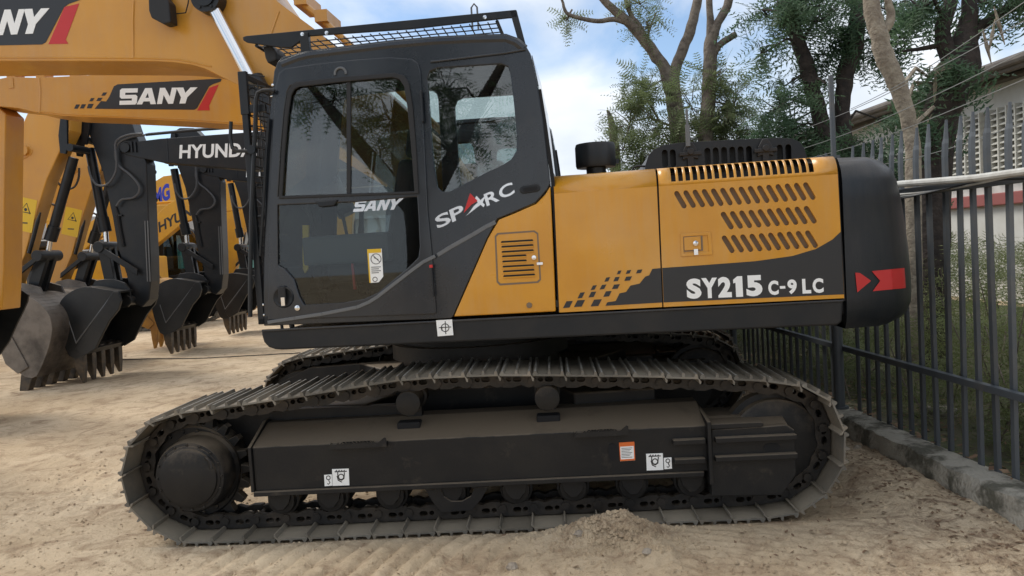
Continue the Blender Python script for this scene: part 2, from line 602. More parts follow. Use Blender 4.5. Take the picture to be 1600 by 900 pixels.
def resample(loop, n):
    L_ = [0]
    m_ = len(loop)
    for i in range(m_):
        L_.append(L_[-1] + math.dist(loop[i], loop[(i + 1) % m_]))
    tot = L_[-1]
    o = []
    j = 0
    for k in range(n):
        s_ = tot * k / n
        while L_[j + 1] < s_: j += 1
        t = (s_ - L_[j]) / max(L_[j + 1] - L_[j], 1e-9)
        a, b = loop[j], loop[(j + 1) % m_]
        o.append((a[0] + (b[0] - a[0]) * t, a[1] + (b[1] - a[1]) * t))
    return o, tot

#%%PARTS%%

# ================================================================== the large yellow and black excavator
TX, TY = -0.28, 6.145
TYAW, HYAW = R(-2.9), R(-6.0)
T = Fr(TX, TY, TYAW)
H = Fr(TX, TY, HYAW)
HR = HYAW - TYAW
YS = -1.355                        # near side plane of the house

ex = empty('excavator', (TX, TY, 0), TYAW)
tag(ex, 'large foreground excavator with black cab, yellow side doors and black rear counterweight', 'excavator', 'excavators')

# ---- tracks
edge_px = [(190, 744), (200, 700), (224, 672), (256, 652), (352, 638), (460, 622), (552, 607), (625, 595), (711, 590), (809, 588), (962, 589),
           (1072, 592), (1172, 595), (1232, 601), (1272, 610), (1300, 630), (1318, 670), (1320, 722), (1288, 774), (1232, 804),
           (1072, 816), (750, 830), (500, 841), (312, 849), (262, 842), (220, 812), (200, 786)]
edge = T.pts(edge_px, -1.49)
zb_ = min(p[1] for p in edge)
edge = [(x, max(z, 0.012)) for x, z in edge]
# bottom run flat on the ground
edge = [(x, 0.012 if (z < 0.09 and -1.9 < x < 1.7) else z) for x, z in edge]
loop = smooth_loop(edge, 6)
NSH = 49
ring, perim = resample(loop, NSH)
pitch = perim / NSH
# shoe : x along the chain, y across (0.6 wide, centred), z outward
sb = MB()
hp = pitch * 0.5
prof = [(-hp * 1.0, 0), (-hp * 1.02, .010), (-hp * .90, .030), (-hp * .80, .030), (-hp * .70, .011), (-hp * .10, .011), (-hp * .05, .036),
        (hp * .05, .036), (hp * .10, .011), (hp * .66, .011), (hp * .72, .032), (hp * .82, .032), (hp * .90, .006), (hp * 1.08, -.014), (hp * 1.05, -.030), (hp * .98, -.028), (hp * .90, 0)]
sb.prism(prof, -0.30, 0.30)
shoe_me = sb.mesh('track_shoe')
shoe_me.materials.append(M['shoe_steel'])
shoe_me.materials.append(M['worn_steel'])
for pl_ in shoe_me.polygons:
    if min(shoe_me.vertices[i].co.z for i in pl_.vertices) > .027: pl_.material_index = 1

def shoe_xf(i):
    a = Vector(ring[i]); b = Vector(ring[(i + 1) % NSH])
    c = (a + b) / 2
    d = (b - a).normalized()
    return c, d

lk = MB()       # one link pair : x along, y across, z outward (shoe sits at z=0)
for sy in (-0.085, 0.085):
    pl = [(-hp * 1.15, -.035), (-hp * .9, -.015), (-hp * .3, -.010), (hp * .8, -.010), (hp * 1.0, -.03), (hp * 1.15, -.06), (hp * 1.05, -.095),
          (hp * .7, -.105), (hp * .2, -.088), (-hp * .3, -.105), (-hp * .9, -.105), (-hp * 1.15, -.075)]
    hole = slot(-hp * .02, -.05, .055, .034, 0)
    hole2 = slot(-hp * .55, -.052, .034, .030, 0)
    plate(lk, [pl, hole, hole2], sy - .022, sy + .022)
    lk.cyl((hp * .9, sy, -.062), 'y', -.034, .034, .026, 10)
lk.cyl((hp * .9, 0, -.062), 'y', -.09, .09, .022, 8)
lk_me = lk.mesh('link')

def make_track(yc):
    tr = MB()
    for i in range(NSH):
        c, d = shoe_xf(i)
        nrm = Vector((-d.y, d.x))
        vs = [(c.x + d.x * v.co.x + nrm.x * v.co.z, yc + v.co.y, c.y + d.y * v.co.x + nrm.y * v.co.z) for v in lk_me.vertices]
        tr.add(vs, [list(p.vertices) for p in lk_me.polygons])
    t = mk('track', tr, 'chain_steel', ex)
    for i in range(NSH):
        c, d = shoe_xf(i)
        o = bpy.data.objects.new('track_shoe', shoe_me)
        COL.objects.link(o)
        o.parent = t
        o.location = (c.x, yc, c.y)
        o.rotation_euler = (rnd.uniform(-.006, .006), -math.atan2(d.y, d.x) + rnd.uniform(-.012, .012), 0)
    return t

sprk = T.p(296, 742, -1.30)
sc_ = (T.p(293, 748, -1.455))
idl = T.p(1222, 702, -1.40)
zb = T.p(750, 752, -1.40)[1]
zf = T.p(750, 682, -1.40)[1]
zt = T.p(750, 643, -1.10)[1]
fx0 = T.p(397, 740, -1.40)[0]
fx1 = T.p(1105, 700, -1.40)[0]
fx2 = T.p(1243, 700, -1.43)[0]

def side(sgn):
    """undercarriage side group; sgn=-1 near side, +1 far side (mirrored in y)"""
    s = lambda y: -sgn * y if False else (y if sgn < 0 else -y)
    yc = s(-1.19)
    make_track(yc)
    # frame
    fr = MB()
    fr.prism_x([(s(-1.40), zb), (s(-1.40), zf), (s(-1.12), zt), (s(-.98), zt), (s(-.98), zb)], fx0, fx1)
    f = mk('track_frame', fr, 'frame_black', ex, bevel=.006)
    b = MB()
    b.box(fx0 - .005, fx1 - .03, min(s(-1.425), s(-1.36)), max(s(-1.425), s(-1.36)), zb - .028, zb + .002)
    mk('frame_flange', b, 'frame_black', f, bevel=.004)
    b = MB()   # end plate at the sprocket end, following the cross section
    e = .018
    b.prism_x([(s(-1.40 - e), zb), (s(-1.40 - e), zf + .004), (s(-1.12 - e * .6), zt + e), (s(-.98), zt + e), (s(-.98), zb)], fx0 - .022, fx0 - .002)
    mk('end_plate', b, 'frame_black', f, bevel=.003)
    # idler guard box
    g = MB()
    P = lambda x, y: T.p(x, y, -1.43)
    y0, y1 = s(-1.43), s(-1.0)
    pts = [P(1112, 672), P(1228, 664), P(1242, 672), P(1244, 742), P(1222, 774), P(1112, 776)]
    g.prism(pts, min(y0, y1), max(y0, y1))
    zg = P(1112, 672)[1]; zg2 = T.p(1150, 648, -1.25)[1]
    g.prism_x([(s(-1.425), zg - .004), (s(-1.25), zg2), (s(-1.0), zg2), (s(-1.0), zg - .004)], fx1 + .02, fx2 - .03)
    gd = mk('idler_guard', g, 'frame_black', f, bevel=.006)
    g = MB()
    zdt = T.p(1096, 645, -1.2)[1]
    g.prism_x([(s(-1.46), zb - .07), (s(-1.46), zf + .035), (s(-1.18), zdt + .03), (s(-1.0), zdt + .03), (s(-1.0), zb - .07)], fx1 - .004, fx1 + .018)
    mk('divider_plate', g, 'frame_black', f, bevel=.003)
    for (xa, xb, ya, yb, yy) in ((1116, 1242, 681, 689, -1.43), (1116, 1243, 710, 718, -1.43), (1050, 1100, 681, 690, -1.40), (1053, 1100, 711, 719, -1.40)):
        g = MB()
        xa_, z1 = T.p(xa, ya, yy); xb_, _ = T.p(xb, ya, yy)
        zm = T.p(1100, ya + 2, yy)[1]
        ya_, yb_ = s(yy - .045), s(yy + .002)
        g.box(xa_, xb_, min(ya_, yb_), max(ya_, yb_), zm - .032, zm)
        mk('guard_rib', g, 'frame_black', f, bevel=.004)
    g = MB()   # raised ledge on top of the guard
    xa_, z1 = T.p(1108, 658, -1.40); xb_, _ = T.p(1190, 655, -1.40)
    g.prism(slot((xa_ + xb_) / 2, zg + .022, xb_ - xa_, .03, 0), min(s(-1.44), s(-1.1)), max(s(-1.44), s(-1.1)))
    mk('guard_ledge', g, 'frame_black', f, bevel=.003)
    # dark openings in the sloping top under the carrier rollers
    for px in (640, 857):
        x_, z_ = T.p(px, 655, -1.22)
        g = MB()
        zz = zf + (zt - zf) * (1.40 - 1.235) / .28
        g.box(x_ - .075, x_ + .075, min(s(-1.275), s(-1.18)), max(s(-1.275), s(-1.18)), zz - .02, zz + .028)
        o = mk('drain_opening', g, 'dark_void', f, bevel=.01)
    # serrated steps
    for pa, pb in ((516, 606), (898, 982)):
        g = MB()
        xa_ = T.p(pa, 690, -1.40)[0]; xb_ = T.p(pb, 690, -1.40)[0]
        teeth = [(xa_, -.025), (xa_ + .01, .004)]
        n = 11
        for i in range(n):
            u = xa_ + .05 + (xb_ - xa_ - .12) * i / n
            teeth += [(u, .004), (u + .012, .016), (u + .024, .004)]
        teeth += [(xb_ - .05, .006), (xb_ - .01, .036), (xb_, .03), (xb_, -.025)]
        g.prism([(x, zf + z) for x, z in teeth], min(s(-1.445), s(-1.435)), max(s(-1.445), s(-1.435)))
        g.box(xa_, xb_, min(s(-1.44), s(-1.395)), max(s(-1.44), s(-1.395)), zf - .026, zf - .018)
        for xx in (xa_, xb_ - .008):
            g.box(xx, xx + .008, min(s(-1.44), s(-1.395)), max(s(-1.44), s(-1.395)), zf - .025, zf + .005)
        mk('step', g, 'frame_black', f)
    # sprocket
    g = MB()
    nt_ = 21
    r_ = .352
    pts = []
    for i in range(nt_):
        a = 2 * math.pi * i / nt_
        w = 2 * math.pi / nt_
        for da, rr in ((-.32, r_ - .035), (-.16, r_ + .022), (.16, r_ + .022), (.32, r_ - .035)):
            pts.append((sprk[0] + rr * math.cos(a + da * w), sprk[1] + rr * math.sin(a + da * w)))
    holes = [slot(sprk[0] + .30 * math.cos(a), sprk[1] + .30 * math.sin(a), .03, .029, 0) for a in [2 * math.pi * k / 12 for k in range(12)]]
    plate(g, [pts], yc - .035, yc + .035)
    g.lathe((sprk[0], yc, sprk[1]), 'y', [(-.05, .20), (-.05, .30), (-.036, .31), (.036, .31)], 40)
    for k in range(18):
        a = 2 * math.pi * k / 18
        g.cyl((sprk[0] + .275 * math.cos(a), yc, sprk[1] + .275 * math.sin(a)), 'y', -.066, -.04, .013, 6)
    g.lathe((sprk[0], 0, sprk[1]), 'y', [(s(-1.16), .30), (s(-1.10), .31), (s(-.98), .30)], 30)
    g.prism([(sprk[0], sprk[1] - .25), (sprk[0] - .2, sprk[1] + .2), (sprk[0] + .1, sprk[1] + .33), (fx0 + .25, zt + .07), (fx0 + .9, zt + .06), (fx0 + .9, zb), (fx0 - .05, zb)], min(s(-1.05), s(-.97)), max(s(-1.05), s(-.97)))
    spk = mk('sprocket', g, 'frame_black', ex, bevel=.004)
    g = MB()
    dd = 1 if sgn < 0 else -1
    hc = (sc_[0], 0, sc_[1])
    prof_ = [(-1.19, .250), (-1.25, .252), (-1.27, .235), (-1.40, .232), (-1.425, .220), (-1.428, .202), (-1.432, .20), (-1.436, .186), (-1.452, .182), (-1.460, .165), (-1.460, .03), (-1.463, .0)]
    g.lathe(hc, 'y', [(s(h), r) for h, r in prof_], 56)
    for k in range(16):
        a = 2 * math.pi * k / 16
        g.cyl((hc[0] + .208 * math.cos(a), 0, hc[2] + .208 * math.sin(a)), 'y', s(-1.437), s(-1.40), .008, 6)
    g.tube([(hc[0] + .13, s(-1.462), hc[2] + .135), (hc[0] + .155, s(-1.462), hc[2] + .105), (hc[0] + .163, s(-1.462), hc[2] + .06)], .012, 6)
    mk('final_drive', g, 'frame_black', spk, smooth=True)
    # idler
    g = MB()
    g.lathe((idl[0], yc, idl[1]), 'y', [(-.10, .12), (-.10, .27), (-.09, .285), (-.045, .29), (-.04, .325), (.04, .325), (.045, .29), (.09, .285), (.10, .27), (.10, .12)], 44)
    g.cyl((idl[0], yc, idl[1]), 'y', -.13, .13, .09, 24)
    mk('idler', g, 'frame_black', ex, smooth=True)
    # rollers
    for i, px in enumerate((452, 527, 618, 712, 808, 895, 985, 1074)):
        x_, z_ = T.p(px, 778 - (px - 440) * .045, -1.19)
        z_ = .20
        g = MB()
        g.lathe((x_, yc, z_), 'y', [(-.175, .035), (-.17, .05), (-.155, .052), (-.15, .085), (-.11, .09), (-.105, .105), (-.075, .105), (-.07, .08), (.07, .08), (.075, .105),
                                    (.105, .105), (.11, .09), (.15, .085), (.155, .05)], 20)
        for yy in (-.165, .165):
            g.prism([(x_ - .085, zb - .002), (x_ + .085, zb - .002), (x_ + .06, z_ - .005), (x_ + .02, z_ - .05), (x_ - .02, z_ - .05), (x_ - .06, z_ - .005)], yc + yy - .014, yc + yy + .014)
        mk('track_roller', g, 'frame_black', ex, bevel=.003)
    for px, py in ((637, 631), (855, 623)):
        x_, z_ = T.p(px, py, -1.33)
        g = MB()
        g.lathe((x_, 0, z_), 'y', [(s(-1.33), .0), (s(-1.33), .066), (s(-1.325), .078), (s(-1.29), .08), (s(-1.285), .07), (s(-1.1), .07), (s(-1.09), .085), (s(-1.0), .085)], 28)
        zz = zf + (zt - zf) * .75
        g.box(x_ - .05, x_ + .05, min(s(-1.13), s(-1.05)), max(s(-1.13), s(-1.05)), zz, z_ + .02)
        mk('carrier_roller', g, 'frame_black', ex, smooth=True)
    # chain guard in the middle
    x_, z_ = T.p(712, 790, -1.38)
    g = MB()
    q = [T.p(a, b_, -1.38) for a, b_ in ((664, 764), (688, 764), (694, 776), (705, 783), (722, 783), (736, 775), (742, 762), (764, 760), (752, 780), (738, 797), (690, 801), (676, 784))]
    ya_, yb_ = s(-1.385), s(-1.36)
    g.prism(q, min(ya_, yb_), max(ya_, yb_))
    for px in (686, 742):
        xx, _ = T.p(px, 760, -1.38)
        g.box(xx - .02, xx + .02, min(ya_, yb_), max(ya_, yb_), q[0][1] - .01, zb)
    mk('chain_guard', g, 'frame_black', ex, bevel=.003)
    return f

fr_near = side(-1)
side(1)

# decals on the near track frame
def sticker(parent, name, matn, fr, corners, y, t=.003, rot=0, lines=None, lmat='decal_black'):
    g = MB(); g.prism(fr.pts(corners, y), y - t, y)
    o = mk(name, g, matn, parent, rot=rot)
    return o
yd = -1.402
def line_art(parent, fr, polylines, y, r, matn='decal_black', rot=0, name='pictogram'):
    g = MB()
    for pl in polylines:
        pts = fr.pts(pl, y)
        g.strip(pts, y - .001, y + .0005, r)
    return mk(name, g, matn, parent, rot=rot)

def circle_px(cx, cy, r, n=14, a0=0, a1=360):
    return [(cx + r * math.cos(R(a0 + (a1 - a0) * i / n)), cy + r * math.sin(R(a0 + (a1 - a0) * i / n))) for i in range(n + 1)]

def lash_decals(bx, by, sx, sy, s_left):
    """square lashing sign with hook sign beside it; bx,by = top left px of big square"""
    o = sticker(fr_near, 'lashing_sign', 'white_vinyl', T, [(bx, by + 1), (bx + 26, by), (bx + 27, by + 26), (bx + 1, by + 27)], yd)
    line_art(o, T, [[(bx + 4, by + 6), (bx + 23, by + 5)], [(bx + 8, by + 6), (bx + 8, by + 14), (bx + 11, by + 18), (bx + 15, by + 19), (bx + 19, by + 16), (bx + 20, by + 6)],
                    circle_px(bx + 14, by + 13, 3.4), [(bx + 7, by + 12), (bx + 9, by + 19), (bx + 15, by + 22)]] +
             [[(bx + 6 + 4 * k, by + 5.5), (bx + 8 + 4 * k, by + 3)] for k in range(4)], yd - .0035, .006)
    o = sticker(fr_near, 'hook_sign', 'white_vinyl', T, [(sx, sy + 1), (sx + 12, sy), (sx + 13, sy + 17.5), (sx + 1, sy + 18.5)], yd)
    line_art(o, T, [circle_px(sx + 6.5, sy + 5.5, 2.4), [(sx + 6.5, sy + 8), (sx + 7, sy + 11), (sx + 8.5, sy + 13), (sx + 7, sy + 15), (sx + 5, sy + 14)]], yd - .0035, .005)
lash_decals(519, 732, 506.5, 741, True)
lash_decals(1009.5, 708, 1037, 714.5, False)
o = sticker(fr_near, 'warning_sticker', 'white_vinyl', T, [(967, 691.5), (991, 690), (992.5, 719), (969, 720.5)], yd)
g = MB(); g.prism(T.pts([(967, 691.5), (991, 690), (991.3, 696.5), (967.4, 698)], yd - .003), yd - .0045, yd - .003)
g.prism(T.pts([(968.8, 718), (992.3, 716.5), (992.5, 719), (969, 720.5)], yd - .003), yd - .0045, yd - .003)
g.prism(T.pts([(967, 692), (968.5, 692), (970, 720), (969, 720.5)], yd - .003), yd - .0044, yd - .003)
g.prism(T.pts([(990, 692), (991.2, 691), (992.5, 718), (991, 719)], yd - .003), yd - .0044, yd - .003)
mk('orange_border', g, 'sticker_orange', o)
line_art(o, T, [[(971, 701 + 2.4 * k), (988 - (k % 3) * 2, 700 + 2.4 * k)] for k in range(7)], yd - .0035, .0025)
x_, z_ = T.p(957.5, 706, -1.40)
g = MB(); g.prism(slot(x_, z_, .11, .055, R(90)), -1.404, -1.399); mk('frame_hole', g, 'dark_void', fr_near)
x_, z_ = T.p(1206, 696, -1.43)
g = MB(); g.prism(slot(x_, z_ - .01, .10, .045, 0), -1.434, -1.429); mk('frame_hole', g, 'dark_void', fr_near)

# chassis and swing bearing
g = MB()
zc = .62
g.box(-.75, .75, -.7, .7, zc - .22, zc + .14)
for sx in (-1, 1):
    for sy in (-1, 1):
        # X legs
        a = [(sx * .45, sy * .45), (sx * .75, sy * .25), (sx * 1.25, sy * .98), (sx * .70, sy * 1.02)]
        g.prism_z(a, zc - .26, zc + .12)
mk('chassis', g, 'frame_black', ex, bevel=.012)
g = MB()
g.lathe((0, 0, 0), 'z', [(zc + .13, .62), (zc + .30, .62), (zc + .305, .70), (zc + .42, .70), (zc + .425, .64), (zc + .60, .64)], 48)
mk('swing_bearing', g, 'frame_black', ex, smooth=True)

# ================================================================== upper structure
def hk(name, mb, material, parent=None, **k):
    top = parent is None
    return mk(name, mb, material, parent or ex, rot=(HR if top else 0), **k)
def HP(l, y): return H.pts(l, y)

# platform skirt
sk = HP([(408, 516), (408.5, 523), (412, 535), (419, 542.5), (429, 546), (440, 546.8), (1309, 508.2), (1316, 503), (1318, 468.8)], YS)
g = MB(); g.prism(sk, YS, YS + .06)
zs0 = sk[5][1]
xs0, xs1 = sk[0][0], sk[-1][0]
g.box(xs0 + .12, xs1 + .05, YS + .06, 1.35, zs0 + .04, sk[-1][1] - .01)
g.prism([(x, z) for x, z in sk], 1.30, 1.355)
pf = hk('platform', g, 'black_satin', bevel=.012)
g = MB(); g.prism(HP([(409, 515), (1318, 468), (1318, 471.5), (408.6, 518.5)], YS - .006), YS - .012, YS - .001)
hk('skirt_lip', g, 'black_paint', pf, bevel=.004)
o = sticker(pf, 'centre_mark_sign', 'white_vinyl', H, [(681.5, 500.5), (706.5, 499), (708.5, 523.5), (684, 525.5)], YS - .013)
line_art(o, H, [circle_px(695.5, 512, 5.5), [(695, 502), (696, 522)], [(686, 512.5), (705, 511.5)], [(690, 512.3), (690, 517)]], YS - .0165, .005)

# ---- cab
CY0, CY1 = YS - .012, -.36          # cab near and far faces
cab_px = [(413, 509), (412, 470), (413, 400), (415, 300), (418, 233), (421, 190), (425, 150), (429, 112), (434, 98), (443, 89), (466, 84),
          (480, 80), (530, 73), (610, 63), (680, 57), (740, 54.2), (790, 53), (805, 58), (820, 69), (829, 84), (835, 110), (841, 140), (849, 190), (856, 250),
          (860, 288), (855, 297), (837, 317), (803, 332), (778, 342), (762, 372), (708, 495), (704, 497.5)]
cab_o = HP(cab_px, YS)
door_px = [(421, 500), (421, 440), (424, 300), (428, 200), (433, 135), (438, 115), (447, 108), (500, 100), (560, 94), (610, 90.5), (645, 93), (655, 100), (659, 115), (663, 190),
           (670, 330), (675, 380), (681, 450), (683, 488), (680, 490.5)]
win_r = [(668, 125), (672, 112), (684, 107), (783, 100.5), (794, 105), (798, 118), (803, 160), (808, 215), (807, 236), (799, 249), (785, 258), (763, 268), (704, 299), (692, 300), (684, 293), (677, 250)]
win_d = [(437, 308), (441, 240), (446, 180), (451, 146), (456, 136), (466, 131), (540, 123), (617, 117), (630, 121), (637, 132), (642, 165), (648, 233), (652, 300)]
inner = []
cen = Vector((sum(p[0] for p in HP(door_px, YS)) / len(door_px), sum(p[1] for p in HP(door_px, YS)) / len(door_px)))
door_o = HP(door_px, YS)
door_in = [((p[0] - cen.x) * .93 + cen.x, (p[1] - cen.y) * .95 + cen.y) for p in door_o]
cab = MB()
plate(cab, [cab_o, door_in, HP(win_r, YS)], YS - .010, YS + .035)
plate(cab, [cab_o, [((p[0] - cen.x) * .80 + cen.x, (p[1] - cen.y) * .80 + cen.y + .12) for p in door_o], HP(win_r, YS)], CY1 - .04, CY1)
# skin that wraps front, roof and back between the two side plates
t_ = .05
roof = HP([(429, 112), (434, 98), (443, 89), (466, 84), (480, 80), (530, 73), (610, 63), (680, 57), (740, 54.2), (790, 53), (805, 58), (820, 69), (829, 84)], YS)
cab.strip(roof, YS + .035, CY1 - .04, -t_)
back_lo = HP([(856, 250), (860, 300), (866, 480)], YS)
cab.strip(back_lo, YS + .035, CY1 - .04, -t_)
front_lo = HP([(413, 509), (412, 470), (413, 420)], YS)
cab.strip(front_lo, YS + .035, CY1 - .04, -t_)
fl = HP([(413, 508), (704, 494)], YS)
cab.box(fl[0][0] + .02, fl[1][0] + .7, YS + .035, CY1 - .04, fl[0][1] + .01, fl[0][1] + .06)
cabo = hk('cab', cab, 'black_paint', bevel=.012, seg=3)
# soft roof edge along the near side
g = MB()
rp = HP([(440, 96), (466, 86), (482, 82), (610, 66), (680, 60), (740, 57), (790, 56), (806, 62), (818, 72)], YS)
g.tube([(x, YS + .015, z - .018) for x, z in rp], .034, 10)
hk('roof_edge', g, 'black_paint', cabo, smooth=True)
g = MB()   # rain gutter
rp = HP([(673, 97), (740, 89), (790, 83), (821, 77.5)], YS - .012)
g.tube([(x, YS - .014, z) for x, z in rp], .008, 8)
hk('rain_gutter', g, 'black_paint', cabo, smooth=True)
# quarter panel seam strip behind the door and pillar trim
g = MB()
rp = HP([(840, 140), (848, 190), (855, 240), (861, 285), (864, 330), (868, 400), (872, 487)], YS - .002)
g.strip(rp, YS - .004, YS + .03, .022)
hk('rear_seam', g, 'dark_void', cabo)
# glass
def pane(name, px, y, matn, parent, t=.006):
    g = MB(); g.prism(HP(px, y), y, y + t)
    return hk(name, g, matn, parent)
pane('rear_side_window', [(666, 125), (670, 110), (684, 105), (785, 98.5), (796, 103), (800, 118), (810, 215), (809, 238), (801, 251), (764, 270), (704, 301), (690, 302), (682, 293)], YS - .002, 'glass', cabo)
g = MB(); q = [((p[0] - cen.x) * .80 + cen.x, (p[1] - cen.y) * .80 + cen.y + .12) for p in door_o]
g.prism(q, CY1 - .03, CY1 - .025); hk('far_window', g, 'glass', cabo)
g = MB(); g.prism(HP(win_r, YS), CY1 - .03, CY1 - .025); hk('far_window', g, 'glass', cabo)
ws = HP([(415, 420), (419, 233), (430, 112)], YS)
g = MB(); g.strip(ws, YS + .04, CY1 - .045, -.006); hk('windscreen', g, 'glass', cabo)
bw = HP([(831, 84), (843, 140), (857, 255)], YS)
g = MB(); g.strip(bw, YS + .04, CY1 - .045, -.006); hk('rear_window', g, 'glass', cabo)
# door
d = MB()
YD = YS - .026
low_win = [(436, 321), (560, 316), (653, 308), (655, 340), (657, 385), (655, 402), (637, 420), (612, 440), (592, 457), (570, 467), (540, 472), (478, 476), (470, 462), (462, 436), (448, 420), (437, 414)]
plate(d, [door_o, HP(win_d, YS), HP(low_win, YS)], YD, YS + .004)
door = hk('door', d, 'black_paint', cabo, bevel=.007)
g = MB()
fr_o = [(436, 311), (440, 240), (445, 178), (450, 143), (457, 132), (467, 128), (540, 120), (617, 114), (632, 118), (640, 131), (646, 170), (651, 233), (655, 303)]
fr_i = [(442, 306), (446, 240), (451, 182), (456, 150), (461, 140), (469, 136), (540, 128), (614, 121.5), (625, 125), (632, 136), (637, 168), (643, 233), (648, 299)]
plate(g, [HP(fr_o, YD), HP(fr_i, YD)], YD - .012, YD + .004)
hk('window_frame', g, 'rubber', door, bevel=.005)
pane('door_window', [(438, 309), (452, 146), (466, 130), (617, 116), (636, 130), (652, 301)], YS - .012, 'glass', door)
pane('lower_window', low_win, YS - .014, 'glass_dark', door)
g = MB()
for l in ([(542, 128), (548, 128), (548, 302), (542, 303)],):
    g.prism(HP(l, YS - .018), YS - .024, YS - .012)
hk('window_divider', g, 'rubber', door)
g = MB()
rp = HP([(418, 501), (460, 494.5), (503, 488), (557, 477.5), (575, 470), (588, 462), (637, 424), (660, 407), (679, 397.5)], YD)
g.strip(rp, YD - .008, YD + .002, -.022)
hk('trim_line', g, 'decal_grey', door, bevel=.003)
g = MB()
rp = HP([(682, 396), (703, 383), (737, 364), (757, 352), (773, 344)], YS - .010)
g.strip(rp, YS - .016, YS - .008, -.026)
hk('trim_line', g, 'decal_grey', cabo, bevel=.003)
# recessed door latch
x_, z_ = H.p(443, 462, YD)
g = MB()
g.lathe((x_, 0, z_ - .01), 'y', [(YD - .002, .068), (YD - .010, .062), (YD - .004, .05), (YD + .0, .0)], 28)
lt = hk('door_handle', g, 'black_satin', door, smooth=True)
g = MB(); g.box(x_ - .028, x_ + .022, YD - .024, YD - .004, z_ - .045, z_ + .062); hk('handle_grip', g, 'rubber', lt, bevel=.008)
g = MB(); g.box(x_ - .008, x_ + .016, YD - .028, YD - .023, z_ - .062, z_ - .01); hk('key_tag', g, 'chrome', lt)
x_, z_ = H.p(465.5, 481, YD)
g = MB(); g.lathe((x_, 0, z_), 'y', [(YD, .019), (YD - .012, .017), (YD - .016, .010), (YD - .016, .0)], 20); hk('door_lock', g, 'chrome', door, smooth=True)
g = MB()   # latch at window sill
x_, z_ = H.p(511, 317, YD)
g.prism([(x_ - .075, z_ + .012), (x_ + .075, z_ + .015), (x_ + .05, z_ - .022), (x_ - .045, z_ - .025)], YD - .016, YD); hk('window_latch', g, 'black_satin', door, bevel=.006)
for (a, b_, c, e) in ((657, 142, 664, 192), (674, 413, 680, 463)):
    g = MB()
    xa, za = H.p(a, b_, YD); xb, zbb = H.p(c, e, YD)
    g.box(min(xa, xb), max(xa, xb), YD - .03, YD, zbb, za)
    hk('door_hinge', g, 'black_satin', door, bevel=.01)
x_, z_ = H.p(675.5, 415, YD)
g = MB(); g.box(x_ - .012, x_ + .008, YD - .034, YD - .028, z_ - .012, z_ + .006); hk('hinge_cap', g, 'red_vinyl', door)
g = MB()   # door pull arc
x_, z_ = H.p(532, 110, YD)
g.tube([(x_ - .035 * math.cos(R(a)), YD - .006, z_ - .02 + .035 * math.sin(R(a))) for a in range(-10, 200, 20)], .008, 6)
hk('lift_cap', g, 'decal_grey', door, smooth=True)
# bolts on the A pillar
for a, b_ in ((426.5, 133), (424.5, 150), (411, 476), (412, 492)):
    x_, z_ = H.p(a, b_, YS - .012)
    g = MB(); g.lathe((x_, 0, z_), 'y', [(YS - .008, .010), (YS - .018, .008), (YS - .02, 0)], 10); hk('bolt', g, 'chrome', cabo)
# lettering: chrome word on door glass and slanted word behind the door
g = MB(); block_word(g, HP([(551, 331), (622, 327), (631, 309), (556, 312)], YD), YS - .019, YS - .015)
hk('lettering', g, 'chrome_letters', door)
def par(bl, br, h, lean=0):
    """px parallelogram from base points and height px, upright in the picture's up direction"""
    dx, dy = br[0] - bl[0], br[1] - bl[1]
    L_ = math.hypot(dx, dy)
    ux, uy = dy / L_ * h + dx / L_ * lean, -dx / L_ * h + dy / L_ * lean
    return [bl, br, (br[0] + ux, br[1] + uy), (bl[0] + ux, bl[1] + uy)]
g = MB()
for ch, a, b_ in (('S', 0.0, .18), ('P', .19, .36), ('R', .635, .80), ('C', .815, 1.0)):
    bl = (684 + (805 - 684) * a, 358 + (302 - 358) * a)
    br = (684 + (805 - 684) * b_, 358 + (302 - 358) * b_)
    q = par(bl, br, 19.5 if ch in 'SP' else 19, 3)
    text(g, ch, HP(q, YS - .012), YS - .0145, bold=.02)
o = hk('lettering', g, 'chrome_letters', cabo)
g = MB(); g.prism(HP([(728, 338), (754, 318), (760, 305), (741, 322), (733, 333)], YS), YS - .014, YS - .011)
g.prism(HP([(742, 312), (756, 324), (758, 320), (745, 306)], YS), YS - .0142, YS - .011)
hk('star_leg', g, 'chrome_letters', cabo)
g = MB(); g.prism(HP([(725, 333), (735, 302), (747, 314), (737, 320)], YS), YS - .015, YS - .011)
hk('star_tip', g, 'red_vinyl', cabo)
# recessed pull behind rear window
x_, z_ = H.p(828, 295, YS - .01)
g = MB(); g.prism(slot(x_, z_, .13, .05, R(5)), YS - .020, YS - .008); pl_ = hk('pillar_pull', g, 'black_satin', cabo, bevel=.008)
g = MB(); g.prism(slot(x_ + .003, z_ - .003, .09, .026, R(5)), YS - .0215, YS - .019); hk('pull_recess', g, 'dark_void', pl_)
# white and yellow sticker on lower glass
o = sticker(door, 'safety_sticker', 'white_vinyl', H, [(575, 389.5), (596.5, 388.5), (599, 432), (592, 441), (579, 442)], YS - .016)
g = MB(); g.prism(HP([(575, 389.5), (596.5, 388.5), (597, 394.5), (575.4, 395.5)], YS), YS - .021, YS - .0165)
g.prism(HP([(575, 389.5), (577, 389.5), (580.6, 441.5), (578.6, 441.5)], YS), YS - .0208, YS - .0165)
hk('yellow_border', g, 'sticker_yellow', o)
line_art(o, H, [circle_px(587.5, 404.5, 7.5), [(582.5, 399.5), (593, 409.5)], [(584, 403), (591, 406)]] + [[(580 + .2 * k, 418 + 3 * k), (595 - (k % 2) * 3, 417.4 + 3 * k)] for k in range(4)] +
         [circle_px(586, 436.5, 3)], YS - .020, .004)
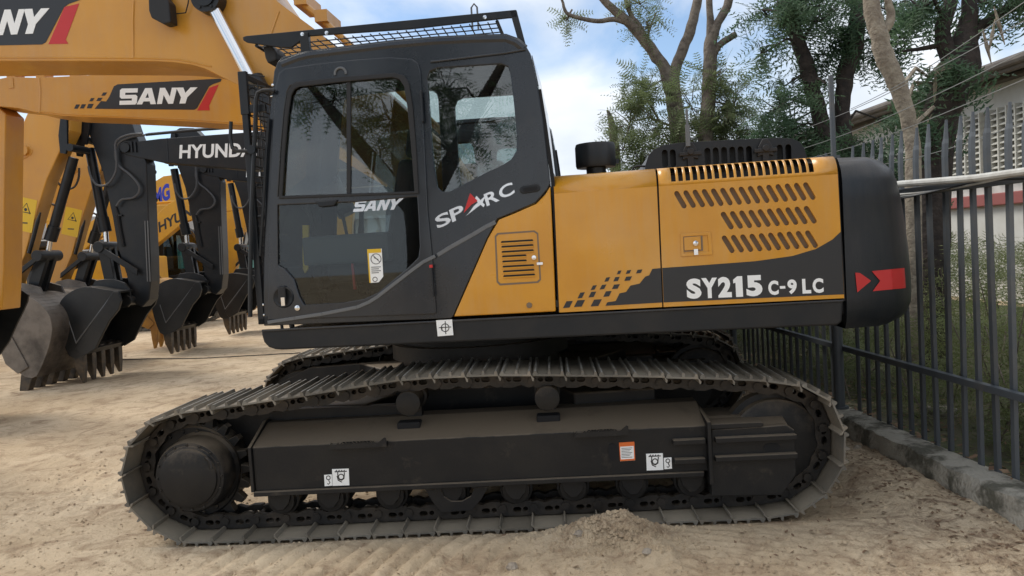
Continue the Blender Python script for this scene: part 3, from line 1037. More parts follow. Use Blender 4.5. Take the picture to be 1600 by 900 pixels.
# interior: seat, console, steering
g = MB()
cx_, cz_ = H.p(585, 420, -.85)
g.box(cx_ - .26, cx_ + .24, -1.10, -.62, cz_ - .08, cz_ + .06)
g.prism([(cx_ + .12, cz_ + .02), (cx_ + .26, cz_ + .02), (cx_ + .42, cz_ + .70), (cx_ + .28, cz_ + .72)], -1.10, -.62)
g.prism([(cx_ + .29, cz_ + .74), (cx_ + .39, cz_ + .73), (cx_ + .43, cz_ + .94), (cx_ + .33, cz_ + .95)], -.98, -.74)
seat = hk('operator_seat', g, 'seat_fabric', bevel=.04, seg=3)
g = MB()
for ya, yb_ in ((-1.27, -1.13), (-.60, -.46)):
    g.box(cx_ - .35, cx_ + .22, ya, yb_, cz_ + .05, cz_ + .24)
hk('side_console', g, 'interior_grey', seat, bevel=.02)
g = MB()
for yy in (-1.2, -.53):
    g.tube([(cx_ - .28, yy, cz_ + .24), (cx_ - .30, yy, cz_ + .38), (cx_ - .33, yy, cz_ + .44)], [.012, .014, .026], 8)
g.tube([(cx_ - .62, -.86, cz_ - .40), (cx_ - .66, -.86, cz_ + .10), (cx_ - .64, -.86, cz_ + .42)], .02, 8)
g.tube([(cx_ - .72, -.80, cz_ - .40), (cx_ - .76, -.78, cz_ + .05)], .012, 8)
hk('control_lever', g, 'rubber', seat)
g = MB()
g.box(cx_ - .72, cx_ - .68, -.60, -.42, cz_ + .35, cz_ + .55)
hk('monitor', g, 'interior_grey', seat, bevel=.01)
g = MB()   # yellow hammer / belt hanging inside door glass
g.prism(HP([(473.5, 352), (483, 352), (482, 420), (477, 427), (474, 420)], -1.25), -1.26, -1.24)
hk('seat_belt', g, 'sticker_yellow', seat)
g = MB(); g.prism(HP([(549, 410), (552, 410), (557, 452), (553, 452)], -1.2), -1.21, -1.19); hk('safety_lever', g, 'red_vinyl', seat)
# rear view mirror seen in the windscreen corner
g = MB(); g.prism(HP([(456, 155), (466, 154), (468, 185), (455, 187)], -1.28), -1.30, -1.27); mr_ = hk('inner_mirror', g, 'rubber', cabo, bevel=.006)

# ---- roof guard
g = MB()
yg = YS + .02
g.prism(HP([(379, 58), (384, 56), (806, 15), (808, 18), (808, 27), (795, 27.5), (640, 45), (482, 56), (475, 57), (470, 63), (455, 74), (440, 74), (425, 72), (385, 66), (380, 63)], yg), yg, yg + .022)
g.prism(HP([(796, 16), (807, 15.5), (821, 68), (809, 62)], yg), yg, yg + .03)
g.prism(HP([(469, 52), (482, 51), (485, 82), (471, 83)], yg), yg - .012, yg + .03)
yf = -.40
q = HP([(379, 58), (806, 15)], yg)
g.box(q[0][0] + .02, q[1][0], yf, yf + .03, q[0][1] - .04, q[0][1] + .0)
rg = hk('roof_guard', g, 'black_satin', bevel=.003)
g = MB()
zr = q[0][1] - .035
slope = (q[1][1] - q[0][1]) / (q[1][0] - q[0][0])
xa, xb = H.p(398, 62, yg)[0], H.p(776, 30, yg)[0]
zz = lambda x: q[0][1] + slope * (x - q[0][0]) - .055
nL = 27
for k in range(nL + 1):
    x = xa + (xb - xa) * k / nL
    g.tube([(x, yg + .02, zz(x)), (x, yf, zz(x))], .0042, 5)
for k in range(10):
    y = yg + .06 + (yf - yg - .06) * k / 9
    g.tube([(xa, y, zz(xa)), (xb, y, zz(xb))], .0042, 5)
for x in (xa, xb):
    g.tube([(x, yg + .02, zz(x)), (x, yf, zz(x))], .012, 6)
hk('guard_mesh', g, 'black_satin', rg)
g = MB()   # work lamp / bracket at the front of the guard
g.prism(HP([(414, 72), (428, 72), (436, 84), (436, 96), (422, 101), (418, 92)], yg + .1), yg + .06, yg + .26)
hk('guard_lamp', g, 'rubber', rg, bevel=.01)
g = MB()
for a, b_ in ((472.5, 53.5), (757.5, 27), (510.5, 51.5)):
    x_, z_ = H.p(a, b_, yg - .01)
    g.lathe((x_, 0, z_), 'y', [(yg + .001, .012), (yg - .014, .012), (yg - .015, 0)], 10)
hk('guard_bolt', g, 'chrome', rg)
g = MB(); x_, z_ = H.p(741, 14, -.8)
g.tube([(x_ - .02, -.8, z_ - .14), (x_ - .02, -.8, z_ + .01), (x_, -.8, z_ + .035), (x_ + .02, -.8, z_ + .01), (x_ + .02, -.8, z_ - .14)], .007, 6)
hk('lifting_eye', g, 'decal_grey', rg)

# ---- front guard, handrail and mirror arm at the cab front
gx = H.p(397, 300, YS - .05)[0]
ztop = H.p(400, 110, YS - .05)[1]
zbot = H.p(400, 508, YS - .05)[1]
g = MB()
gy0, gy1 = YS - .02, -.38
for yy in (gy0, gy1 - .04):
    g.box(gx - .055, gx - .015, yy, yy + .04, zbot, ztop)
g.box(gx - .055, gx - .015, gy0, gy1, ztop - .04, ztop)
g.box(gx - .055, gx - .015, gy0, gy1, zbot, zbot + .04)
g.box(gx - .06, gx - .005, gy0 - .005, gy0 + .03, ztop - .26, ztop + .01)
g.box(gx - .055, gx + .07, gy0 + .005, gy0 + .03, zbot + .0, zbot + .05)
g.box(gx - .055, gx + .10, gy0 + .005, gy0 + .03, ztop - .25, ztop - .20)
g.box(gx + .062, gx + .085, gy0 + .005, gy0 + .03, zbot + .02, zbot + .55)
fg = hk('front_guard', g, 'black_satin', bevel=.004)
g = MB()
nz_ = 17
for k in range(nz_ + 1):
    z = zbot + .5 + (ztop - zbot - .5) * k / nz_
    g.tube([(gx - .035, gy0 + .02, z), (gx - .035, gy1, z)], .004, 5)
    g.tube([(gx - .035, gy0 + .02, z), (gx + .09, gy0 + .06, z - .02)], .004, 5)
for k in range(9):
    y = gy0 + .06 + (gy1 - gy0 - .08) * k / 8
    g.tube([(gx - .035, y, zbot + .03), (gx - .035, y, ztop - .02)], .004, 5)
g.tube([(gx + .045, gy0 + .045, zbot + .5), (gx + .045, gy0 + .045, ztop - .06)], .004, 5)
# diamond mesh low down on the side return
z0_, z1_ = zbot + .05, zbot + .52
for sgn_ in (-1, 1):
    for k in range(-5, 16):
        xs_, zs_ = (gx - .005, z0_ + k * .04) if sgn_ > 0 else (gx + .066, z0_ + k * .04)
        xe_, ze_ = (gx + .066, z0_ + k * .04 + .12) if sgn_ > 0 else (gx - .005, z0_ + k * .04 + .12)
        if zs_ < z0_ or ze_ > z1_: continue
        g.tube([(xs_, gy0 + .02, zs_), (xe_, gy0 + .02, ze_)], .003, 4)
hk('guard_mesh', g, 'black_satin', fg)
g = MB()
yh = YS - .05
hr_ = HP([(429, 143), (424, 141), (411, 141), (403, 145), (400, 156), (399, 200), (396, 260), (393, 330), (391, 420), (391, 495)], yh)
g.tube([(x, yh, z) for x, z in hr_], .014, 8)
hp2 = HP([(420, 185), (416, 240), (411, 330), (406, 400)], YS - .03)
g.tube([(x, YS - .03, z) for x, z in hp2], .010, 8)
rail = hk('handrail', g, 'black_satin', smooth=True)
g = MB()
ma = HP([(361, 190), (360, 215), (363, 231), (370, 236), (394, 236)], yh)
g.tube([(x, yh, z) for x, z in ma], .012, 8)
x_, z_ = H.p(394, 234, yh)
g.lathe((x_, yh, z_), 'y', [(-.02, 0), (-.02, .028), (.02, .028), (.02, 0)], 14)
hk('mirror_arm', g, 'black_satin', rail, smooth=True)

# ---- yellow side panels
def panel(name, loops, y0=YS - .012, y1=YS + .02, m_='yellow_paint', bevel=.008):
    g = MB(); plate(g, [HP(l, YS) for l in loops], y0, y1)
    return hk(name, g, m_, bevel=bevel, seg=3)
pa = [(709.5, 494.5), (763, 372), (780, 343), (804, 333.5), (838, 318.5), (852, 304), (860, 291), (862, 330), (866, 420), (868.5, 486.5)]
louv = []
pA = panel('side_panel', [pa])
zA = YS - .012
hat = [(777, 364), (835, 360), (841, 364), (845.5, 437), (841, 442), (781, 446), (776, 441), (773, 369)]
g = MB()
gr = [(779, 366.5), (834, 362.5), (839, 366), (843, 436), (839, 439.5), (782, 443), (778.5, 439), (775.5, 370)]
plate(g, [HP(hat, zA), HP(gr, zA)], zA - .002, zA)
hk('hatch_seam', g, 'mesh_brown', pA)
g = MB()
slots = [(783, 378.5, 833, 375.5), (783.5, 386, 833.5, 383), (784, 394, 834, 391), (784.5, 401, 822.5, 399), (785, 409, 823, 407), (785.5, 417, 834.5, 414.3), (786, 424.5, 835, 421.7), (786.5, 431.8, 836, 429)]
for a, b_, c, e in slots:
    (xa, za_), (xb, zb2) = H.p(a, b_, zA), H.p(c, e, zA)
    L_ = math.dist((xa, za_), (xb, zb2))
    g.prism(slot((xa + xb) / 2, (za_ + zb2) / 2, L_, .013, math.atan2(zb2 - za_, xb - xa)), zA - .003, zA - .0005)
hk('hatch_louvre', g, 'dark_void', pA)
g = MB()
for a, b_, c, e in slots:
    (xa, za_), (xb, zb2) = H.p(a, b_ + 2.4, zA), H.p(c, e + 2.4, zA)
    g.tube([(xa, zA - .001, za_), (xb, zA - .001, zb2)], .006, 6)
hk('louvre_lip', g, 'yellow_paint', pA, smooth=True)
x_, z_ = H.p(834.5, 402.5, zA)
g = MB(); g.lathe((x_, 0, z_), 'y', [(zA, .016), (zA - .014, .014), (zA - .015, 0)], 16); hk('hatch_lock', g, 'chrome', pA, smooth=True)
x_, z_ = H.p(843.5, 412, zA)
g = MB(); g.box(x_ - .019, x_ + .019, zA - .008, zA - .002, z_ - .009, z_ + .009); hk('hatch_catch', g, 'chrome', pA, bevel=.003)
x_, z_ = H.p(827, 477, zA)
g = MB(); g.lathe((x_, 0, z_), 'y', [(zA, .018), (zA - .008, .016), (zA - .009, 0)], 16); hk('rubber_plug', g, 'mesh_brown', pA, smooth=True)
g = MB()
plate(g, [HP([(709, 495), (763, 372), (766, 374), (713, 494.8)], YS)], YS - .016, YS - .006)
# hood body (top, core, far side) behind doors
fold1, top1 = H.p(866, 302, YS), H.p(1307, 272, YS)
zfold = (fold1[1] + top1[1]) / 2
ztp = (H.p(864, 283, YS + .09)[1] + H.p(1305, 251.5, YS + .09)[1]) / 2
print('hood fold', fold1, top1, 'top', H.p(864, 283, YS + .09), H.p(1305, 251.5, YS + .09))
fold_l, fold_r = fold1[1], top1[1]
tl_, tr_ = H.p(864, 283, YS + .09)[1], H.p(1305, 251.5, YS + .09)[1]
YB = [(874, 488), (866, 303), (1026, 291.5), (1034.5, 479.5)]
YC = [(1036.5, 479.5), (1029, 291.3), (1308, 272.3), (1318, 465.6)]

def door_panel(name, quad, slots_=(), top_slots=(), cuts_=()):
    """flat lower part with slots and a rounded shoulder rolling over to the top"""
    q = HP(quad, YS)
    g = MB()
    if not cuts_:
        plate(g, [q], YS - .012, YS + .012)
    else:
        ed = [0] + list(cuts_) + [1]
        lp = lambda a, b_, t: (a[0] + (b_[0] - a[0]) * t, a[1] + (b_[1] - a[1]) * t)
        for k in range(len(ed) - 1):
            t0, t1 = ed[k], ed[k + 1]
            bq = [lp(q[0], q[1], t0), lp(q[0], q[1], t1), lp(q[3], q[2], t1), lp(q[3], q[2], t0)]
            plate(g, [bq] + (slots_[k] if k < len(slots_) else []), YS - .012, YS + .012)
    # shoulder : quarter-ish roll
    (xl, zl), (xr, zr) = q[1], q[2]
    prof = []
    for i in range(9):
        a = R(90) * i / 8
        prof.append((.10 * (1 - math.cos(a)), .115 * math.sin(a)))
    prof = prof + [(.25, .122), (.60, .125)]
    N_ = len(prof)
    hl, hr = 1.0, 1.0
    cuts = sorted(top_slots)
    def col(x):
        t = (x - xl) / (xr - xl)
        zb3 = zl + (zr - zl) * t
        return [(x, YS - .012 + a, zb3 + b_ * 1.0) for a, b_ in prof]
    if not cuts:
        vs = col(xl) + col(xr)
        fs = [(i, i + N_, i + N_ + 1, i + 1) for i in range(N_ - 1)]
        g.add(vs, fs)
    else:
        xs = [xl]
        w = .0135
        for c in cuts: xs += [c - w, c + w]
        xs.append(xr)
        vs = []
        for x in xs: vs += col(x)
        fs = []
        for k in range(len(xs) - 1):
            isslot = (k % 2 == 1)
            for i in range(N_ - 1):
                if isslot and 1 <= i <= 6: continue
                fs.append((k * N_ + i, (k + 1) * N_ + i, (k + 1) * N_ + i + 1, k * N_ + i + 1))
        g.add(vs, fs)
    o = hk(name, g, 'yellow_paint')
    import bmesh
    bm = bmesh.new(); bm.from_mesh(o.data)
    bmesh.ops.remove_doubles(bm, verts=bm.verts, dist=.0004)
    bm.to_mesh(o.data); bm.free()
    o.data.polygons.foreach_set('use_smooth', [True] * len(o.data.polygons))
    o.data.set_sharp_from_angle(angle=R(30))
    sd = o.modifiers.new('thick', 'SOLIDIFY'); sd.thickness = .003; sd.offset = -1
    return o
pB = door_panel('storage_door', YB)
sl = [[], [], [], []]
lean = math.atan2(-1, .62)
def px_slot(x0, y0, x1, y1, w=.030):
    a, b_ = H.p(x0, y0, YS), H.p(x1, y1, YS)
    return slot((a[0] + b_[0]) / 2, (a[1] + b_[1]) / 2, math.dist(a, b_), w, math.atan2(b_[1] - a[1], b_[0] - a[0]), 5)
for k in range(15):
    x = 1055 + (1256 - 1055) * k / 14; y = 299 + (285.5 - 299) * k / 14
    sl[3].append(px_slot(x, y, x + 15.5, y + 26.5))
for k in range(10):
    x = 1127.5 + (1257 - 1127.5) * k / 9; y = 331.5 + (322.5 - 331.5) * k / 9
    sl[2].append(px_slot(x, y, x + 16.5, y + 26.5))
for k in range(10):
    x = 1129 + (1259 - 1129) * k / 9; y = 368.5 + (360.5 - 368.5) * k / 9
    sl[1].append(px_slot(x, y, x + 16.5, y + 26.5))
ts = [H.p(1052 + (1268 - 1052) * k / 19, 280, YS)[0] for k in range(20)]
pC = door_panel('engine_door', YC, sl, ts, (.39, .585, .785))
g = MB()   # mesh screen behind the slots
q = HP([(1045, 290), (1290, 273), (1295, 405), (1050, 420)], YS)
g.prism(q, YS + .0125, YS + .016)
hk('screen', g, 'mesh_brown', pC)
# seams between panels
gaps = ([(1026, 290), (1030, 290), (1037, 476), (1033.5, 476)], [(864.5, 300), (868, 300), (876, 487), (872, 487)], [(1307, 270), (1310, 268), (1321, 470), (1317, 470)])
bodyx0, bodyx1 = H.p(866, 400, YS)[0], H.p(1312, 400, YS)[0]
zl0 = H.p(874, 487, YS)[1]
hd = MB()
hd.box(bodyx0 + .01, bodyx1, YS + .04, 1.33, zl0, min(fold_l, fold_r) - .02)
hd.box(bodyx0 + .01, bodyx1, YS + .12, 1.25, zl0 + .1, min(fold_l, fold_r) + .085)
hood = hk('engine_housing', hd, 'black_satin', bevel=.02)
for q_ in gaps:
    g = MB(); g.prism(HP(q_, YS), YS - .002, YS + .01); hk('panel_gap', g, 'dark_void', hood)
g = MB(); g.box(-.2, bodyx0 - .02, .45, 1.33, zl0, zfold - .25); g.box(bodyx0 + .02, bodyx1, 1.334, 1.352, zl0 + .02, zfold - .02)
hk('far_side_panel', g, 'yellow_paint', hood, bevel=.02)

# decals on the doors : black sweep, yellow stripe below it, chequer squares, model lettering
yd2 = YS - .0135
g = MB(); g.prism(HP([(946, 477.5), (949, 472), (962, 470), (964, 466), (968, 458), (978, 456), (985, 446), (999, 443), (1008, 432), (1014, 430), (1019, 420), (1032, 418.8), (1034.3, 472.3)], YS), yd2 - .001, yd2)
hk('black_decal', g, 'decal_black', pB)
g = MB()
for (x, y, w, h, l) in [(883, 470.5, 10, 10.5, 4.5), (900, 469, 12, 10.5, 4.5), (926, 468, 12, 10.5, 4.5),
                        (905, 457, 7, 9, 3.5), (922, 456, 8, 8.5, 3.5), (945, 455, 9, 8.5, 3.5),
                        (925, 446, 6, 7, 3), (939, 445, 7, 7, 3), (958, 444.5, 9, 7, 3),
                        (946, 433.5, 6, 6.5, 2.5), (960, 433, 7, 6.5, 2.5), (977, 432.2, 9, 6.5, 2.5),
                        (965, 423, 5, 5.5, 2), (979, 422.3, 6, 5.5, 2), (995, 421.5, 7.5, 5.5, 2)]:
    g.prism(HP([(x - l * .7, y + h), (x - l * .7 + w, y + h - .7), (x + l * .5 + w, y - .7), (x + l * .5, y)], YS), yd2 - .001, yd2)
hk('chequer_decal', g, 'decal_black', pB)
g = MB(); g.prism(HP([(1034.4, 418.6), (1100, 414), (1180, 408), (1237, 400), (1274, 389), (1300, 374), (1312.5, 362), (1317.3, 459.5), (1036.6, 472.3)], YS), yd2 - .001, yd2)
dk = hk('black_decal', g, 'decal_black', pC)
g = MB()
def char_row(g, items, yb_at, h_at, y, bold):
    for ch, a, b_, v0, v1 in items:
        bl, br = (a, yb_at(a)), (b_, yb_at(b_))
        ha, hb = h_at(a), h_at(b_)
        q_ = [(bl[0] - .03 * ha * v0, bl[1] - ha * v0), (br[0] - .03 * hb * v0, br[1] - hb * v0), (br[0] - .05 * hb * v1, br[1] - hb * v1), (bl[0] - .05 * ha * v1, bl[1] - ha * v1)]
        if ch == '1': block_word(g, HP(q_, YS), y, y + .0015, [('1', 0, 1)])
        else: text(g, ch, HP(q_, YS), y, bold=bold)
char_row(g, [('S', 1073, 1096, 0, 1), ('Y', 1096.5, 1121, 0, 1), ('2', 1122, 1143, 0, 1.02), ('1', 1146, 1162, 0, 1.02), ('5', 1166, 1191, 0, 1.04)],
         lambda x: 467 - (x - 1073) * .042, lambda x: 31.5, yd2 - .0022, .055)
char_row(g, [('C', 1200, 1216, 0, .98), ('-', 1218, 1226.5, .40, .58), ('9', 1230, 1244.5, 0, 1), ('L', 1253, 1266.5, 0, 1), ('C', 1269, 1286, 0, 1)],
         lambda x: 461 - (x - 1200) * .045, lambda x: 23, yd2 - .0022, .045)
hk('lettering', g, 'white_vinyl', pC)
# latch recess
g = MB()
plate(g, [HP([(1062, 365), (1110, 362), (1113, 398), (1064, 401)], YS), HP([(1067, 370), (1105, 367.5), (1107, 393), (1068, 396)], YS)], yd2 - .005, yd2 + .001)
lt = hk('latch_recess', g, 'yellow_paint', pC, bevel=.004)
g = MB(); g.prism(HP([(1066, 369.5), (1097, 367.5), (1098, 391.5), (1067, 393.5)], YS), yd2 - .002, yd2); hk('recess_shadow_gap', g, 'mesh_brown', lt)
g = MB(); g.prism(HP([(1068, 371), (1094, 369), (1095, 390), (1069, 391.5)], YS), yd2 - .007, yd2); hk('latch_plate', g, 'yellow_paint', lt, bevel=.003)
x_, z_ = H.p(1086, 380, YS)
g = MB(); g.lathe((x_, 0, z_), 'y', [(yd2, .017), (yd2 - .016, .015), (yd2 - .018, 0)], 18)
g.box(x_ - .012, x_ + .012, yd2 - .012, yd2 - .006, z_ - .07, z_ - .035); hk('latch_button', g, 'chrome', lt)

# ---- engine cover on top with slots, latches
yE0, yE1 = -1.02, .75
eo = HP([(1007, 272), (1009, 256), (1013, 243), (1021, 234), (1035, 227), (1060, 223), (1140, 218.5), (1215, 215), (1238, 216.5), (1250, 222), (1257, 232), (1262, 250), (1262, 262)], yE0)
holes = []
ew = []
for px in (1038.5, 1051, 1105, 1118, 1131, 1144, 1157, 1170, 1218, 1231.5):
    a, b_ = H.p(px, 234 - (px - 1038) * .045, yE0), H.p(px + 1, 262 - (px - 1038) * .045, yE0)
    holes.append(slot((a[0] + b_[0]) / 2, (a[1] + b_[1]) / 2, math.dist(a, b_), .036, R(90), 5))
g = MB()
plate(g, [eo] + holes, yE0, yE0 + .02)
xs_ = [p[0] for p in eo]; zs_ = [p[1] for p in eo]
g.prism(eo, yE0 + .10, yE1)
g.strip(eo, yE0 + .018, yE0 + .11, -.02)
ec = hk('engine_cover', g, 'black_satin', bevel=.02, seg=3)
for px in (1078, 1195):
    x_, z_ = H.p(px, 240 - (px - 1078) * .045, yE0)
    g = MB()
    g.prism([(x_ - .05, z_ - .04), (x_ - .045, z_ + .02), (x_ - .015, z_ + .07), (x_ + .015, z_ + .07), (x_ + .045, z_ + .02), (x_ + .05, z_ - .04), (x_ + .02, z_ - .03), (x_ + .02, z_ - .10), (x_ - .02, z_ - .10), (x_ - .02, z_ - .03)], yE0 - .025, yE0)
    g.cyl((x_, 0, z_ + .01), 'y', yE0 - .045, yE0 - .02, .022, 10)
    g.box(x_ - .07, x_ + .07, yE0 - .035, yE0 - .015, z_ - .015, z_ + .01)
    hk('cover_latch', g, 'rubber', ec, bevel=.004)
g = MB()
a, b_ = H.p(1076, 228, yE0 - .05), H.p(1073.5, 170, yE0 - .05)
g.tube([(a[0], yE0 - .03, a[1]), ((a[0] + b_[0]) / 2, yE0 - .03, (a[1] + b_[1]) / 2 + .02)], .015, 8)
g.tube([((a[0] + b_[0]) / 2, yE0 - .03, (a[1] + b_[1]) / 2 + .02), (b_[0], yE0 - .03, b_[1])], .008, 8)
hk('antenna', g, 'decal_grey', ec)
g = MB()
pts_ = [(x, -.95, z) for x, z in HP([(986, 271), (990, 262), (996, 259.5), (1010, 260)], -.95)]
g.tube(pts_, .007, 6); hk('hose', g, 'rubber', ec)
# precleaner
yP = -.95
c0 = H.p(931.5, 265, yP); c1 = H.p(930.5, 225, yP); c2 = H.p(932, 290, yP)
g = MB()
rr = (H.p(962, 245, yP)[0] - H.p(899, 245, yP)[0]) / 2
g.lathe((c0[0], yP, 0), 'z', [(c2[1] - .05, .06), (c0[1] + .01, .065), (c0[1] + .01, .085), (c0[1] + .012, rr * .96), (c0[1] + .03, rr), (c1[1] - .02, rr), (c1[1], rr * .95), (c1[1] + .004, 0)], 40)
g.cyl((c0[0], yP, 0), 'z', c2[1] - .08, c2[1] + .03, .085, 24)
g.box(c0[0] + rr - .01, c0[0] + rr + .02, yP - .02, yP + .02, c0[1] + .03, c0[1] + .06)
hk('air_precleaner', g, 'black_satin', smooth=True)

# ---- counterweight : plan outlines stacked in z
zC0 = H.p(1320, 506.5, YS)[1]
zC1 = H.p(1340, 250, YS + .1)[1]
xC0 = H.p(1319, 400, YS)[0] + .004
lev_px = [(1384, 499), (1402, 490), (1409, 482), (1414.5, 468), (1415, 450), (1414, 430), (1410, 389), (1404, 348), (1398, 312), (1391, 284), (1384, 268), (1372, 256), (1358, 250.5)]
levels = []
for px, py in lev_px:
    x_, z_ = H.p(px, py, YS + .42)
    levels.append((z_, x_ - .018))
levels.sort()
g = MB()
NP = 40
def cw_outline(xe, z, inset):
    """near corner rounded, rear arc (swing radius) bulging; xe = x of silhouette near y=YS+.42"""
    pts = []
    yn = YS - .004 + inset
    rc = .34
    # side plane to rounded corner
    pts.append((xC0, yn))
    bul = .125
    for i in range(NP + 1):
        v = -1 + 2 * i / NP
        y = v * (-yn)
        # superellipse-like plan
        e = (1 - abs(v) ** 7.0) ** (1 / 2.2)
        x = xC0 + (xe + bul * (1 - v * v) - xC0) * e if abs(v) < 1 else xC0
        pts.append((x, y))
    return pts
rings = []
for i, (z, xe) in enumerate(levels):
    t = i / (len(levels) - 1)
    inset = 0.0
    if z > zC1 - .12: inset = .06 * ((z - (zC1 - .12)) / .12) ** 2
    if z < zC0 + .10: inset = .05 * ((zC0 + .10 - z) / .10) ** 2 * .5
    rings.append([(x, y, z) for x, y in cw_outline(xe, z, inset)])
rings.insert(0, [(xC0 + (x - xC0) * .93, y * .97, zC0) for x, y, z in rings[0]])
rings.append([(xC0 + (x - xC0) * .88, y * .93, zC1) for x, y, z in rings[-1]])
n_ = len(rings[0])
vs = [v for r_ in rings for v in r_]
fs = []
for i in range(len(rings) - 1):
    for j in range(n_):
        a, b_ = i * n_ + j, i * n_ + (j + 1) % n_
        fs.append((a, b_, b_ + n_, a + n_))
fs.append(tuple(range(n_ - 1, -1, -1)))
fs.append(tuple(range((len(rings) - 1) * n_, len(rings) * n_)))
g.add(vs, fs)
mat('counterweight_paint', (0.007, 0.010, 0.014), 0.36, col2=(0.011, 0.0135, 0.018), noise_scale=4, streak=.03, dust=.15, bump=.06, bump_scale=90)
cw = hk('counterweight', g, 'counterweight_paint', smooth=True)
cw.data.set_sharp_from_angle(angle=R(50))
# reflective marks laid on the surface
from mathutils.bvhtree import BVHTree
bv = BVHTree.FromPolygons([Vector(v) for v in g.v], g.f)
Hi = H.i
def on_cw(px, py, off=.004):
    c = Hi @ CAMP; d_ = Hi.to_3x3() @ ray(px, py)
    h = bv.ray_cast(c, d_)
    if h[0] is None: return None
    nrm = h[1] if h[1].dot(d_) < 0 else -h[1]
    return h[0] + nrm * off
def cw_patch(name, topl, botl, n, m_, nv=4):
    g2 = MB()
    grid = []
    for i in range(n + 1):
        t = i / n
        def lerp(l):
            s_ = t * (len(l) - 1); k = min(int(s_), len(l) - 2); f = s_ - k
            return (l[k][0] + (l[k + 1][0] - l[k][0]) * f, l[k][1] + (l[k + 1][1] - l[k][1]) * f)
        a, b2 = lerp(topl), lerp(botl)
        colm = []
        for j in range(nv + 1):
            w = j / nv
            p = on_cw(a[0] + (b2[0] - a[0]) * w, a[1] + (b2[1] - a[1]) * w)
            colm.append(p)
        grid.append(colm)
    grid = [c for c in grid if all(p is not None for p in c)]
    vs = [p for c in grid for p in c]
    fs = [(i * (nv + 1) + j, (i + 1) * (nv + 1) + j, (i + 1) * (nv + 1) + j + 1, i * (nv + 1) + j + 1) for i in range(len(grid) - 1) for j in range(nv)]
    g2.add(vs, fs)
    return hk(name, g2, m_, cw)
cw_patch('reflector', [(1335.7, 426), (1343, 426.5), (1360, 438.3)], [(1339, 457), (1344.5, 452), (1360.2, 439)], 10, 'red_vinyl')
cw_patch('reflector', [(1361.5, 423.6), (1412, 418.6)], [(1374.6, 438.8), (1413.3, 434.4)], 24, 'red_vinyl')
cw_patch('reflector', [(1374.6, 438.8), (1413.3, 434.4)], [(1363, 455), (1414.2, 450)], 24, 'red_vinyl')

# ================================================================== boom, cylinders, stick and bucket of the foreground machine
YBm = -.27
def BP(l, y=YBm): return H.pts(l, y)
boom_px = [(745, 300), (700, 350), (650, 330), (560, 250), (470, 185), (395, 144), (344, 119), (320, 107), (300, 101), (270, 97), (240, 95.5), (160, 95), (0, 95), (-120, 98), (-330, 108),
           (-372, 90), (-380, 60), (-350, 35), (-200, -40), (-40, -110), (80, -150), (200, -165), (300, -140), (370, -85), (430, 0), (493, 46.5), (600, 140), (700, 235)]
bo = BP(boom_px)
g = MB(); g.prism(bo, YBm + .02, -YBm - .02)
# proud web edges: side plates wider than the flange faces
boom = hk('boom', g, 'boom_yellow', bevel=.004)
g = MB()
for y0, y1 in ((YBm, YBm + .016), (-YBm - .016, -YBm)):
    g.prism(BP([(x, y) for x, y in boom_px]), y0, y1)
hk('boom_web', g, 'boom_yellow', boom, bevel=.004)
yb2 = YBm - .0015
g = MB()
rp = BP([(211, -60), (208, 30), (208, 91)])
g.tube([(x, YBm, z) for x, z in rp], .010, 6)
rp = BP([(-60, 90), (120, 90), (235, 91), (280, 93), (330, 104)])
g.tube([(x, YBm - .001, z + .0) for x, z in rp], .006, 6)
rp = BP([(436, 18), (424, 52), (410, 80)])
g.tube([(x, YBm, z) for x, z in rp], .008, 6)
hk('weld_bead', g, 'boom_yellow', boom, smooth=True)
g = MB()
g.prism(BP([(-160, 60), (-140, 72), (0, 71), (66, 69.5), (72, 66), (100, 12), (108, 6), (128, -1), (150, -14), (-60, -14), (-110, 0)]), yb2 - .001, yb2)
hk('black_decal', g, 'decal_black', boom)
g = MB(); g.prism(BP([(101, 11), (124, 5.5), (103, 62), (107, 68.5), (76, 69)]), yb2 - .001, yb2); hk('red_decal', g, 'red_vinyl', boom)
g = MB(); block_word(g, BP([(-78, 59), (66, 52), (78, 13), (-66, 18)]), yb2 - .004, yb2 - .001); hk('lettering', g, 'white_vinyl', boom)
# tubes on the boom's back
g = MB()
for y_, off in ((-.16, 0), (-.06, 6), (.06, 0)):
    rp = BP([(395, -60), (445, -8), (505, 42), (600, 128), (700, 225)], y_)
    g.tube([(x, y_, z + .05) for x, z in rp], .026, 10)
for px, py in ((478, 14), (510, 40), (430, -30)):
    x_, z_ = BP([(px, py)], -.1)[0]
    g.box(x_ - .05, x_ + .05, -.22, .12, z_ + .00, z_ + .09)
hk('boom_pipe', g, 'boom_yellow', boom, smooth=False)
# boom-side work lamp
g = MB()
g.prism(BP([(238, -12), (256, -10), (270, 6), (273, 38), (262, 41), (243, 31), (239, 20)], -.36), -.42, -.31)
lampo = hk('work_lamp', g, 'rubber', boom, bevel=.01)
g = MB()
x_, z_ = BP([(255, -5)], -.3)[0]
g.box(x_ - .02, x_ + .06, -.33, YBm, z_ - .02, z_ + .03)
rp = BP([(272, 22), (290, 20), (294, 5), (296, -15)], -.30)
g.tube([(x, -.30, z) for x, z in rp], .005, 5)
hk('lamp_bracket', g, 'rubber', lampo)
